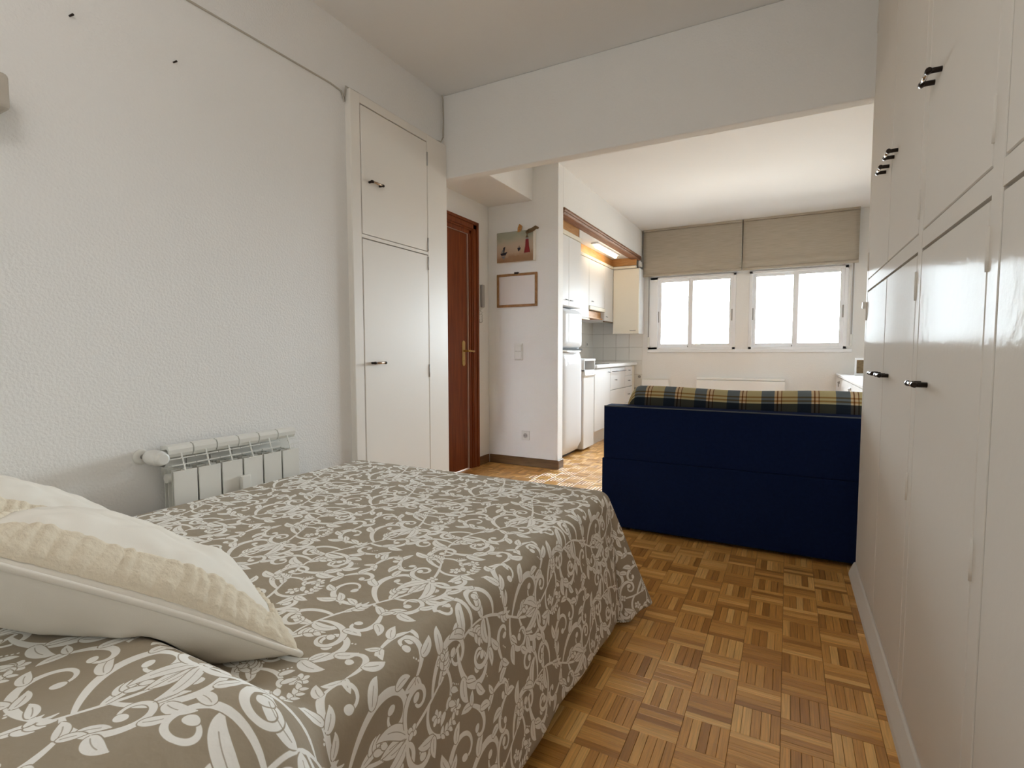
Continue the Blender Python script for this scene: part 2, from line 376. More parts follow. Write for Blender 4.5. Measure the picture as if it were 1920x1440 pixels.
for i in range(-21, 8):
    for j in range(-16, 48):
        x0, y0 = GX+i*SQ, GY+j*SQ
        if y0 > 6.87 or y0+SQ < YB: continue
        along_y = (i+j) % 2 != 0
        # the square at x -0.342, y 1.431 has its strips along y
        for k in range(5):
            if along_y: cx, cy, a0, a1, b0, b1 = x0+(k+.5)*W5, y0+SQ/2, x0+k*W5, x0+(k+1)*W5, y0, y0+SQ
            else: cx, cy, a0, a1, b0, b1 = x0+SQ/2, y0+(k+.5)*W5, x0, x0+SQ, y0+k*W5, y0+(k+1)*W5
            xm = XLIM if cy < 2.74 else XR
            a0c, a1c = max(a0, XH), min(a1, xm)
            if a1c-a0c < 0.006: continue
            if a0 < -1.915 and cy < 1.9: continue
            full = (a0c == a0 and a1c == a1)
            cxx = (a0c+a1c)/2
            rank = math.hypot(cx-0.0, cy-0.7)
            vis = full and -0.56 < cx and 0.98 < cy < 2.8 and cx < 0.28
            if vis: near.append((rank, cx, cy, along_y))
            else:
                L, Wd = (SQ, a1c-a0c) if along_y else (a1c-a0c, W5)
                add_strip(bm_far, cxx, cy, L, Wd, along_y, rs.uniform(-0.0004, 0.0), uvl)
near.sort()
for r_, cx, cy, ay in near[300:]: add_strip(bm_far, cx, cy, SQ, W5, ay, rs.uniform(-0.0004, 0), uvl)
me = bpy.data.meshes.new('parquet'); bm_far.to_mesh(me); bm_far.free(); me.materials.append(M['parquet'])
po = bpy.data.objects.new('parquet', me); C.objects.link(po); po.parent = fl; po['kind'] = 'stuff'
bm = bmesh.new(); uvl = bm.loops.layers.uv.new('UVMap'); add_strip(bm, 0, 0, SQ, W5, False, 0.0, uvl)
sme = bpy.data.meshes.new('parquet_strip'); bm.to_mesh(sme); bm.free(); sme.materials.append(M['parquet'])
for r_, cx, cy, ay in near[:300]:
    o = bpy.data.objects.new('parquet_strip', sme); C.objects.link(o); o.parent = fl
    o.location = (cx, cy, rs.uniform(-0.0004, 0)); o.rotation_euler = (0, 0, math.pi/2 if ay else 0)

struct(box('ceiling', M['ceil'], -2.55, 0.95, -0.45, 7.05, ZC, ZC+.12))
struct(box('wall_back', M['wall'], -2.1, 0.95, YB-.1, YB, 0, ZC))
wl = MB().box(XL-.13, XL, YB, 1.894, 0, ZC).box(-2.51, XL+.0005, 1.88, 2.69, 2.262, ZC).build('wall_left', M['wall']); struct(wl)
struct(box('wall_right', M['wall'], XR, XR+.12, YB, YF+.12, 0, ZC))
wh = MB().box(XH-.12, XH, 2.69, 2.90, 0, ZC).box(XH-.12, XH, 3.76, YF+.12, 0, ZC).box(XH-.12, XH, 2.90, 3.76, 2.03, ZC).build('wall_hall', M['wall']); struct(wh)
WL = (-1.63, -0.578, 1.03, 1.955); WR = (-0.432, 0.566, 1.03, 1.955)
wf = MB()
wf.box(XH-.12, WL[0], YF, YF+.12, 0, ZC).box(WL[1], WR[0], YF, YF+.12, 0, ZC).box(WR[1], XR+.12, YF, YF+.12, 0, ZC)
for q in (WL, WR): wf.box(q[0], q[1], YF, YF+.12, 0, q[2]).box(q[0], q[1], YF, YF+.12, q[3], ZC)
wf = struct(wf.build('wall_far', M['wall']))
struct(box('wall_partition', M['wall'], XH, XK, YC, 4.152, 0, ZC, bevel=.004))
struct(box('wall_kitchen_beam', M['wall'], XK-.09, XK, 4.152, YF, 2.222, ZC))
hd = MB().box(-1.905, XW+.02, YH, YH+.072, 2.062, ZC, bevel=.006, seg=2).build('wall_header', M['wall']); struct(hd)
struct(box('ceiling_hall', M['wall'], XH, -1.951, YH+.072, YC, 2.281, ZC, bevel=.003))
struct(box('ceiling_kitchen', M['ceil'], XH, XK-.09, 4.152, YF, 2.195, 2.23))
# oak baseboards of the hall
struct(MB().box(-2.375, XK+.013, YC-.013, YC, 0, .076, .003).box(XK, XK+.013, YC, 4.15, 0, .076, .003).build('baseboard_partition', M['basewood']))
struct(box('baseboard_hall', M['basewood'], XH, XH+.013, 3.845, YC-.013, 0, .076, bevel=.003))
# varnished trim under the kitchen beam, pine fascias over the wall cabinets
bt = MB().prism([(-1.80, 4.155, 2.222), (-1.703, 4.155, 2.222), (-1.700, 4.155, 2.205), (-1.708, 4.155, 2.196), (-1.704, 4.155, 2.184), (-1.716, 4.155, 2.172), (-1.80, 4.155, 2.172)], (0, 2.575, 0)).build('trim_1', M['trimwood'])
struct(bt, 'varnished wooden moulding along the bottom of the kitchen beam')
f2 = MB().box(-1.835, -1.81, 4.325, 4.79, 2.09, 2.193).box(-1.84, -1.81, 4.775, 4.79, 2.09, 2.193).build('trim_2', M['fascia']); struct(f2, 'pine fascia above the tall cabinet doors')
f3 = MB().box(-2.075, -2.05, 4.80, 6.62, 2.095, 2.193).build('trim_3', M['fascia']); struct(f3, 'pine fascia along the kitchen back wall')
f4 = MB().box(-2.05, -1.735, 6.62, 6.645, 2.10, 2.193).build('trim_4', M['fascia']); struct(f4, 'pine fascia above the end cabinet')

# kitchen tiles, parts of the walls they cover
tme = MB().box(-.0885, .0885, -.004, 0.0, -.0875, .0875, .0018).build('tile', M['tile'], wf)
tiles = [(-2.06-.09+i*.18, YF, .97+(k-2)*.178, 0) for i in (-1, 0, 1) for k in range(5)] + [(-1.79, YF, .97+(k-2)*.178, 0) for k in range(5)]
tiles += [(XH, YF-.09-i*.18, .97+k*.178, 1) for i in range(9) for k in range(4)]
gro = box('grout', M['grout'], XH, -1.704, YF-.0015, YF, .5, 1.42, wf)
gro2 = box('grout', M['grout'], XH, XH+.0015, 5.2, YF, .86, 1.6, wh)
for n_, (x, y, z, side) in enumerate(tiles):
    o = tme if n_ == 0 else tme.copy()
    if n_: C.objects.link(o)
    o.location = (x, y-.0015, z) if not side else (x+.0015, y, z)
    if side: o.rotation_euler = (0, 0, math.pi/2); o.parent = wh

# ------------------------------------------------------------------ windows
def window(idx, q, y):
    x0, x1, z0, z1 = q
    w = struct_empty('window_%d' % idx, ((x0+x1)/2, YF, z0))
    lf = x0 + (0.085 if idx == 1 else 0.0)       # the left frame has a wide guide strip
    fr = MB()
    fr.box(x0, lf+.035, YF-.012, YF+.07, z0, z1, .003).box(x1-.035, x1, YF-.012, YF+.07, z0, z1, .003)
    fr.box(x0, x1, YF-.012, YF+.07, z0, z0+.03, .003).box(x0, x1, YF-.012, YF+.07, z1-.03, z1, .003)
    fr.build('frame', M['alu'], w)
    xm = (-1.10 if idx == 1 else 0.064)
    for k, (a, b, yy) in enumerate(((lf+.02, xm+.035, YF+.022), (xm-.035, x1-.02, YF+.000))):
        s = MB(); t = .055; za, zb = z0+.018, z1-.02
        s.box(a, a+t, yy, yy+.022, za, zb, .003).box(b-t, b, yy, yy+.022, za, zb, .003)
        s.box(a+t, b-t, yy, yy+.022, za, za+t-.002, .003).box(a+t, b-t, yy, yy+.022, zb-t+.008, zb, .003)
        so = s.build('sash', M['alu'], w)
        box('pane', M['glass'], a+t-.004, b-t+.004, yy+.009, yy+.013, za+t-.006, zb-t+.012, so)
        hx = (a+.012) if k == 0 else (b-.03)
        box('latch', M['greyplastic'], hx, hx+.016, yy-.008, yy, 1.38, 1.52, so, .003)
    box('stop', M['bronze'], xm-.036, xm-.030, YF-.004, YF+.02, z0+.020, z0+.048, w)
    return w
w1 = window(1, WL, YF); w2 = window(2, WR, YF)
# specks of dirt on the right window
for (x, z, dx, dz) in ((-.325, 1.152, .03, -.022), (-.25+.06, 1.145, .035, -.012), (-.10+.02, 1.148, .02, -.03), (-.045+.02, 1.168, .03, -.008)):
    MB().prism([(x, YF+.03, z), (x+dx, YF+.03, z+dz), (x+dx+.004, YF+.03, z+dz-.006), (x+.003, YF+.03, z-.008)], (0, .001, 0)).build('smudge', M['greyplastic'], w2)
struct(box('trim_5', M['alu'], -1.635, .622, YF-.02, YF, .992, 1.03, bevel=.004), 'white sill strip under both windows')

# ------------------------------------------------------------------ fittings used by several cabinets
def bow_handle(x, y, z, sx, parent, span=.068, proj=.026, r=.0062, bar='barwood', axis='y'):
    """two dark posts and a round bar; sx = side the handle stands out to"""
    m = MB()
    for s in (-1, 1):
        m.tube([(x, y+s*span/2, z), (x+sx*(proj+.003), y+s*span/2, z)], [r, r], 10)
        m.lathe((x+sx*(proj-.001), y+s*span/2, z), (0, s, 0), [(-.008, r*.9), (-.004, r*1.15), (.006, r*1.15), (.010, r*.7)], 10)
    m.bm.faces.ensure_lookup_table(); n0 = len(m.bm.faces)
    m.tube([(x+sx*proj, y-span/2+.006, z), (x+sx*proj, y, z), (x+sx*proj, y+span/2-.006, z)], [r*.8, r*.95, r*.8], 10)
    m.bm.faces.ensure_lookup_table()
    for f in m.bm.faces[n0:]: f.material_index = 1
    o = m.build('handle', M['bronze'], parent); o.data.materials.append(M[bar]); return o
def hinge(x, y, z, parent, h=.075, r=.004, m='closet'):
    return MB().tube([(x, y, z-h/2), (x, y, z-h/6), (x, y, z+h/6), (x, y, z+h/2)], [r, r*1.1, r*1.1, r], 8).build('hinge', M[m], parent)

# ------------------------------------------------------------------ closet built into the left wall
xc = -1.883
cl = thing('built_in_closet', 'narrow cream built-in closet with two stacked doors between left wall and hall', 'closet', (xc, 2.29, 0))
fr = MB()
fr.box(-1.92, xc, 1.894, 1.960, 0, 2.262, .004).box(-1.92, xc, 2.494, 2.69, 0, 2.262, .004)
fr.box(-1.92, xc, 1.958, 2.496, 2.218, 2.262, .002).box(-1.92, xc, 1.958, 2.496, 1.570, 1.587, .001).box(-1.92, xc, 1.958, 2.496, 0, .07, .002)
fr.build('frame', M['closet'], cl)
box('carcass', M['dark'], -2.36, -1.915, 1.90, 2.685, 0, 2.255, cl)  # solid block painted dark as the shaded hollow behind the doors
for (z0, z1, hy, hz, hh) in ((1.590, 2.2125, 2.052, 1.852, (1.63, 2.12)), (.074, 1.5655, 2.05, .945, (1.52, .89, .25))):
    d = box('door', M['closet'], -1.908, xc, 1.9635, 2.4905, z0, z1, cl, .0025)
    bow_handle(xc, hy, hz, 1, d, .075, .024)
    for z in hh: hinge(xc+.001, 2.4925, z, d, m='steel')

# ------------------------------------------------------------------ gloss wardrobe along the right wall
wd = thing('built_in_wardrobe', 'floor-to-ceiling gloss off-white wardrobe covering the right wall', 'wardrobe', (XW, 1.2, 0))
cols = [(-.345, -.03), (.03, .535), (.59, 1.0945), (1.150, 1.655), (1.705, 2.178), (2.182, 2.672)]
st = [(YB, -.345), (-.03, .03), (.535, .59), (1.0945, 1.150), (1.655, 1.705), (2.672, 2.716)]
fr = MB()
for a, b in st: fr.box(XW, XW+.03, a+.0025, b-.0025, .06, ZC, .0015)
for a, b in ((-.345, -.03), (.03, .535), (.59, 1.0945), (1.15, 1.655), (1.705, 2.672)):
    fr.box(XW+.0005, XW+.03, a-.01, b+.01, 1.2585, 1.302).box(XW+.0005, XW+.03, a-.01, b+.01, 2.475, ZC)
fr.box(XW+.03, XR, 2.70, 2.716, 0, ZC)
fr.build('frame', M['ward'], wd)
box('carcass', M['ward_dark'], XW+.034, XR-.005, YB, 2.70, .06, ZC-.001, wd)
MB().prism([(XW-.024, YB, 0), (XW-.022, YB, .016), (XW-.006, YB, .056), (XW-.001, YB, .060), (XW+.03, YB, .060), (XW+.03, YB, 0)], (0, 2.722-YB, 0)).build('plinth', M['ward'], wd)
for k, (a, b) in enumerate(cols):
    for up in (0, 1):
        z0, z1 = (.0645, 1.2515) if not up else (1.3055, 2.472)
        d = box('door', M['ward'], XW, XW+.022, a+.0022, b-(.0045 if b in (1.655, 1.0945, .535, 2.672) else .0022), z0, z1, wd, .0022)
        hy = {5: 2.268, 4: 2.105, 3: 1.567}.get(k, a+.07)
        bow_handle(XW, hy, 1.640 if up else .921, -1, d, .067, .026, bar='chrome')
        he = {5: 2.672, 4: 1.7045, 3: 1.1475}.get(k, a-.002)
        for z in ((1.38, 2.35) if up else (1.17, .64)): hinge(XW-.0005, he, z, d, .075, .0034, 'ward')
box('wall_catch', M['plastic'], XW-.012, XW+.012, 2.716, 2.732, 1.185, 1.215, wd, .003)

# ------------------------------------------------------------------ radiator
ra = thing('radiator', 'white six-section aluminium radiator on the left wall behind the bed', 'radiator', (-1.86, 1.24, .1))
P = .0858
def section(yc):
    m = MB(); w = .0395
    m.box(-1.8255, -1.8200, yc-w, yc+w, .12, .597, .001)
    m.box(-1.888, -1.8255, yc-.004, yc+.004, .12, .60)
    for x in (-1.843, -1.866, -1.886): m.box(x-.0015, x+.0015, yc-.034, yc+.034, .12, .60)
    for x in (-1.843, -1.866): pass
    cap = [(-1.893, .664), (-1.893, .680), (-1.862, .684), (-1.847, .680), (-1.840, .668), (-1.842, .654), (-1.850, .642), (-1.854, .644), (-1.848, .656), (-1.848, .665), (-1.856, .671)]
    m.prism([(x, yc-w-.001, z) for x, z in cap], (0, 2*w+.002, 0))
    m.prism([(x, yc-.0022, z) for x, z in ((-1.842, .657), (-1.8190, .596), (-1.8230, .596), (-1.846, .657))], (0, .0044, 0))
    for z, x in ((.638, -1.8345), (.617, -1.8265)): m.prism([(x, yc-w-.001, z-.0018), (x, yc-w-.001, z+.0018), (x-.022, yc-w-.001, z-.0030), (x-.022, yc-w-.001, z-.0055)], (0, 2*w+.002, 0))
    m.box(-1.8905, -1.889, yc-w-.001, yc+w+.001, .58, .672)
    m.tube([(-1.862, yc-P/2+.001, .570), (-1.862, yc+P/2-.001, .570)], .016, 12).tube([(-1.862, yc-P/2+.001, .16), (-1.862, yc+P/2-.001, .16)], .016, 12)
    return m
so = section(.986+P/2).build('section', M['rad'], ra)
for k in range(1, 6):
    o = so.copy(); C.objects.link(o); o.parent = ra; o.location = (0, k*P, 0)
v = MB()
v.lathe((-1.878, .945, .652), (1, 0, 0), [(0, .016), (.004, .023), (.02, .026), (.05, .026), (.066, .0245), (.0665, .0215), (.070, .0215), (.084, .020), (.086, .015)], 24)
v.build('valve_head', M['plastic'], ra)
box('wall_rosette', M['rad'], -1.9148, -1.910, .92, .97, .63, .675, ra) if False else MB().lathe((XL, .938, .650), (1, 0, 0), [(0, .026), (.004, .026), (.008, .020), (.009, .012)], 20).build('rosette', M['rad'], ra)
MB().tube([(XL+.008, .940, .650), (-1.878, .945, .652)], .009, 12).tube([(-1.880, .945, .640), (-1.872, .965, .630), (-1.864, .987, .620)], .011, 12).build('pipe', M['steel'], ra)
box('heat_meter', M['rad'], -1.8205, -1.803, 1.225, 1.262, .47, .535, ra, .003)

# ------------------------------------------------------------------ bed
bd = thing('bed', 'low double bed with its head towards the camera, under a patterned bedspread', 'bed', (-1.17, .86, 0))
box('mattress', M['mattress'], -1.775, -.585, -.10, 1.795, .27, .478, bd, .03, 3)
box('bed_base', M['basewood'], -1.77, -.59, -.10, 1.79, .17, .27, bd, .008)
for x in (-1.70, -.64):
    for y in (0.05, 1.62): MB().lathe((x, y, 0), (0, 0, 1), [(0, .022), (.012, .024), (.02, .019), (.17, .024)], 16).build('leg', M['steel'], bd)

# ------------------------------------------------------------------ bedspread print, drawn by code: scrolling vines
def scroll_pattern(N=1024, TW=.55, TH=.57):
    PAD=640
    S=N/TW; SY=N/TH
    big=np.zeros((N+2*PAD,N+2*PAD),np.float32); cut=np.zeros_like(big)
    def stamp(px,py,r,tgt):
        cx=px*S+PAD; cy=py*SY+PAD; R=r*S*(1.16 if tgt is big else 1)
        x0=int(cx-R-2);x1=int(cx+R+3);y0=int(cy-R-2);y1=int(cy+R+3)
        if x0<0 or y0<0 or x1>N+2*PAD or y1>N+2*PAD: return
        yy,xx=np.ogrid[y0:y1,x0:x1]
        d=np.sqrt((xx+.5-cx)**2+(yy+.5-cy)**2)
        v=np.clip(R-d+.5,0,1)
        np.maximum(tgt[y0:y1,x0:x1],v,out=tgt[y0:y1,x0:x1])
    def erase(px,py,r):
        cx=px*S+PAD; cy=py*SY+PAD; R=r*S
        x0=int(cx-R-2);x1=int(cx+R+3);y0=int(cy-R-2);y1=int(cy+R+3)
        if x0<0 or y0<0 or x1>N+2*PAD or y1>N+2*PAD: return
        yy,xx=np.ogrid[y0:y1,x0:x1]
        v=1-np.clip(R-np.sqrt((xx+.5-cx)**2+(yy+.5-cy)**2)+.5,0,1)
        big[y0:y1,x0:x1]*=v
    def stroke(pts,ws,tgt=None,moat=.0016):
        if tgt is None:
            tgt=big
            n=len(pts)
            for k in range(int(n*.12),n,2):
                if ws[k]>.0002: erase(pts[k][0],pts[k][1],ws[k]*1.16+moat)
        for k in range(len(pts)):
            if ws[k]>.0002: stamp(pts[k][0],pts[k][1],ws[k],tgt)
    def clothoid(x,y,a,L,k0,k1,ds=.0008):
        n=max(2,int(L/ds)); out=[]
        for i in range(n):
            t=i/(n-1); k=k0+(k1-k0)*t*t
            a+=k*ds; x+=math.cos(a)*ds; y+=math.sin(a)*ds
            out.append((x,y))
        return out,a
    def scroll(x,y,a,L,k0,k1,w0=.0028,wm=.0062,w1=.002,bulb=.007,m=.45):
        p,_=clothoid(x,y,a,L,k0,k1); n=len(p)
        ws=[ (w0+(wm-w0)*math.sin(min(1,(i/n)/m)*math.pi/2) if i/n<m else wm+(w1-wm)*((i/n-m)/(1-m))) for i in range(n)]
        stroke(p,ws)
        if bulb: stroke(p[-12:],[bulb*(.7+.3*math.sin(i/11*3.1)) for i in range(12)])
        return p
    def leaf(x,y,a,L,k,w,vein=True,tip=.35):
        p,_=clothoid(x,y,a,L,k,k*1.6); n=len(p)
        ws=[w*(math.sin(math.pi*min(1,(i/n)**.75))**.8)*(1 if i/n>.15 else .55+3*(i/n)) for i in range(n)]
        stroke(p,[max(q,.0012) for q in ws])
        if vein: stroke(p[int(n*.12):int(n*.7)],[.00075]*int(n*.58+1),cut)
        return p
    def lobed(x,y,a,L,k,w,side=1,lobes=4):
        p,_=clothoid(x,y,a,L,k,k*1.5); n=len(p)
        stroke(p,[w*.55*math.sin(math.pi*(i/n)**.7)+.001 for i in range(n)])
        for j in range(lobes):
            i=int(n*(.3+.55*j/lobes)); dx=p[i][0]-p[i-3][0]; dy=p[i][1]-p[i-3][1]; h=math.atan2(dy,dx)
            for s in ((side,-side) if j%2 else (side,)):
                leaf(p[i][0],p[i][1],h+s*.95,w*2.4*(1-.12*j),-s*18,w*.42,False)
        stroke(p[int(n*.1):int(n*.75)],[.0008]*int(n*.65+1),cut)
    def dots(x,y,a,n,step,k=0,r=.0021):
        for i in range(n):
            stamp(x,y,r*(1-.05*i),big); a+=k*step; x+=math.cos(a)*step; y+=math.sin(a)*step
        return x,y
    def floret(x,y,r=.011,n=5,a0=.3):
        for j in range(n):
            a=a0+j*2*math.pi/n
            p=[(x+math.cos(a)*r*t,y+math.sin(a)*r*t) for t in np.linspace(.25,1,12)]
            stroke(p,[.0014+.0032*math.sin(t*2.6) for t in np.linspace(.1,1,12)])
    D=math.radians
    def motif(ox,oy):
        X=lambda x:ox+x; Y=lambda y:oy+y
        A=.05
        sx=lambda t: X(A*math.sin(2*math.pi*t/.57))
        ys=np.linspace(0,.57,720)
        stroke([(sx(t),Y(t)) for t in ys],[.0021+.001*math.sin(2*math.pi*t/.285)**2 for t in ys],moat=0)
        def arm(t,a,L,k0,k1,wm,leaves=(),bulb=.0068,dot=None,wend=.0018):
            p=scroll(sx(t),Y(t),D(a),L,k0,k1,wm=wm,bulb=bulb,w1=wend)
            for (f,da,l,k,w) in leaves:
                i=int(len(p)*f); h=math.atan2(p[i][1]-p[i-3][1],p[i][0]-p[i-3][0])
                leaf(p[i][0],p[i][1],h+D(da),l,k,w)
            return p
        # lower pair of wide volutes
        arm(.02,150,.30,-5,-62,.0072,((.3,55,.055,-16,.0095),(.52,60,.042,-18,.008)))
        arm(.055,12,.27,6,66,.0066,((.28,-60,.055,16,.0095),(.5,-60,.045,16,.008),(.2,50,.05,-12,.007)))
        lobed(sx(.045),Y(.045),D(112),.075,-8,.0125,1)
        # bell fleuron hanging leaves
        for a,L,k,w in ((248,.075,6,.0088),(283,.07,-8,.0075),(318,.095,-10,.0112),(212,.095,10,.0112)):
            leaf(sx(.165),Y(.165),D(a),L,k,w)
        arm(.165,338,.20,13,96,.0055)
        arm(.165,200,.19,-13,-98,.0052)
        floret(sx(.178),Y(.178),.011,4,.8)
        # flowering arm
        p=scroll(sx(.235),Y(.235),D(-38),.165,19,24,wm=.0042,bulb=0)
        x,y=p[-1]; floret(x,y,.0145,6,.2)
        x2,y2=p[int(len(p)*.45)]; leaf(x2,y2,D(-80),.05,-12,.0092); leaf(x2,y2,D(-25),.042,14,.0078)
        for t in (.6,.68,.76,.84):
            q=p[int(len(p)*t)]; leaf(q[0],q[1],D(150),.017,0,.0042,False); leaf(q[0],q[1],D(40),.014,0,.0036,False)
        arm(.245,168,.27,-7,-66,.0070,((.3,60,.055,-14,.0098),(.5,58,.04,-18,.0078),(.22,-50,.045,14,.007)))
        lobed(sx(.268),Y(.268),D(128),.07,12,.0125,-1)
        dots(X(.02),Y(.305),D(40),6,.0068,10)
        # crescents
        arm(.345,-8,.28,7,62,.0074,((.25,-55,.06,18,.0108),(.47,-60,.045,18,.0085),(.3,50,.04,-15,.0065)),bulb=.008)
        leaf(sx(.37),Y(.37),D(190),.085,-14,.011)
        leaf(sx(.375),Y(.375),D(222),.06,14,.0085)
        lobed(sx(.39),Y(.39),D(68),.075,-10,.0125,1)
        arm(.405,158,.22,9,84,.0056,((.35,-55,.045,16,.0085),))
        # top curls
        leaf(sx(.455),Y(.455),D(208),.075,-20,.0095)
        leaf(sx(.46),Y(.46),D(325),.075,20,.0098)
        arm(.47,18,.22,-8,-84,.0058,((.35,58,.045,-15,.0085),))
        arm(.50,165,.22,11,86,.0058,((.4,-60,.045,16,.0085),))
        lobed(sx(.52),Y(.52),D(58),.065,8,.0115,-1,3)
        arm(.0,206,.25,-6,-58,.0060,((.35,60,.05,-15,.009),(.55,58,.04,-18,.008),(.3,-55,.042,14,.0075),(.12,-50,.04,12,.007)))
        arm(.01,-22,.23,9,74,.0058,((.33,-58,.052,16,.0095),(.55,-60,.04,16,.008),(.22,50,.04,-12,.0065)))
        p=scroll(sx(.30),Y(.30),D(28),.12,-14,-40,wm=.0036,bulb=0)
        x,y=p[-1]; floret(x,y,.0125,5,.5)
        for f,da in ((.4,60),(.5,-60),(.62,60),(.75,-60)):
            q=p[int(len(p)*f)]; leaf(q[0],q[1],D(28+da-20),.026,-da*.2,.0055,False)
        dots(X(-.06),Y(.545),D(160),6,.0068,-14)
        dots(X(.06),Y(.44),D(-10),5,.0066,20)
    for ox,oy in ((0,0),(TW/2,TH/2)): motif(ox+.0,oy+.0)
    H=N+2*PAD
    def fold():
        a=big*(1-np.clip(cut*1.2,0,1)*.8); out=np.zeros((N,N),np.float32)
        for i in (-1,0,1):
            for j in (-1,0,1):
                y0=PAD+i*N; x0=PAD+j*N
                ys0=max(0,y0); ys1=min(H,y0+N); xs0=max(0,x0); xs1=min(H,x0+N)
                if ys1<=ys0 or xs1<=xs0: continue
                dst=out[ys0-y0:ys1-y0, xs0-x0:xs1-x0]
                np.maximum(dst,a[ys0:ys1,xs0:xs1],out=dst)
        return out
    # sprigs in the emptiest places
    rg=np.random.RandomState(5)
    q=128; fy=np.fft.fftfreq(q)[:,None]; fx=np.fft.fftfreq(q)[None,:]
    for it in range(34):
        sg=.028 if it<14 else .017
        lo=fold().reshape(q,N//q,q,N//q).mean((1,3))
        sp=sg/TW*q; G=np.exp(-2*(np.pi*sp)**2*(fx**2+fy**2))
        bl=np.real(np.fft.ifft2(np.fft.fft2(lo)*G))
        iy,ix=np.unravel_index(np.argmin(bl),bl.shape)
        x=(ix+.5)/q*TW; y=(iy+.5)/q*TH
        if bl.min()>.13: break
        gx=bl[iy,(ix+5)%q]-bl[iy,ix-5]; gy=bl[(iy+5)%q,ix]-bl[iy-5,ix]
        a=rg.uniform(0,6.283); k=1 if rg.rand()<.5 else -1
        if it<14:
            ca,sa=math.cos(a),math.sin(a)
            p=scroll(x-ca*.035,y-sa*.035,a-k*.5,.135,k*6,k*105,wm=.0056,bulb=.0062)
            i=int(len(p)*.3); h=math.atan2(p[i][1]-p[i-3][1],p[i][0]-p[i-3][0])
            leaf(p[i][0],p[i][1],h-k*1.0,.046,k*16,.0086); leaf(p[2][0],p[2][1],h+math.pi-k*.5,.040,-k*14,.0078)
            leaf(p[2][0],p[2][1],h+math.pi+k*.7,.03,k*14,.0062)
            dots(p[-1][0]-ca*.03,p[-1][1]+sa*.025,a+1,3,.0066,k*12,.0018)
        elif it%3==0:
            floret(x,y,.0115,5,a); dots(x+.017*math.cos(a),y+.017*math.sin(a),a,4,.0062,k*20,.0019)
        else:
            leaf(x-.014*math.cos(a),y-.014*math.sin(a),a-k*.4,.040,k*18,.0078); leaf(x-.014*math.cos(a),y-.014*math.sin(a),a+k*.8,.026,k*16,.0056)
    return fold()
def spread_mat():
    N = 1024; p = scroll_pattern(N)
    im = bpy.data.images.new('scroll_print', N, N, float_buffer=False); im.colorspace_settings.name = 'Non-Color'
    px = np.ones((N, N, 4), np.float32); px[..., :3] = p[..., None]
    im.pixels.foreach_set(px.ravel()); im.update(); im.pack()
    m = bpy.data.materials.new('bedspread_print'); m.use_nodes = True; nt = m.node_tree; b = nt.nodes['Principled BSDF']
    b.inputs['Roughness'].default_value = 0.95; b.inputs['Specular IOR Level'].default_value = 0.12; b.inputs['Sheen Weight'].default_value = 0.1
    uv = nt.nodes.new('ShaderNodeUVMap'); uv.uv_map = 'UVMap'
    t = nt.nodes.new('ShaderNodeTexImage'); t.image = im; t.extension = 'REPEAT'; nt.links.new(uv.outputs[0], t.inputs[0])
    tc = nt.nodes.new('ShaderNodeTexCoord'); n = nt.nodes.new('ShaderNodeTexNoise'); n.inputs['Scale'].default_value = 180; n.inputs['Detail'].default_value = 3
    nt.links.new(tc.outputs['Object'], n.inputs['Vector'])
    f = math_node(nt, 'MULTIPLY', t.outputs[0], math_node(nt, 'ADD', math_node(nt, 'MULTIPLY', n.outputs[0], .30), .90))
    cl_ = nt.nodes.new('ShaderNodeClamp'); nt.links.new(f, cl_.inputs[0])
    mx = nt.nodes.new('ShaderNodeMix'); mx.data_type = 'RGBA'
    mx.inputs[6].default_value = (0.385, 0.322, 0.238, 1); mx.inputs[7].default_value = (0.93, 0.91, 0.86, 1)
    nt.links.new(cl_.outputs[0], mx.inputs[0]); nt.links.new(mx.outputs[2], b.inputs['Base Color'])
    n2 = nt.nodes.new('ShaderNodeTexNoise'); n2.inputs['Scale'].default_value = 26; n2.inputs['Detail'].default_value = 4
    nt.links.new(tc.outputs['Object'], n2.inputs['Vector'])
    bp = nt.nodes.new('ShaderNodeBump'); bp.inputs['Strength'].default_value = 0.25; bp.inputs['Distance'].default_value = 0.012
    nt.links.new(n2.outputs[0], bp.inputs['Height']); nt.links.new(bp.outputs[0], b.inputs['Normal'])
    return m
M['spread'] = spread_mat()

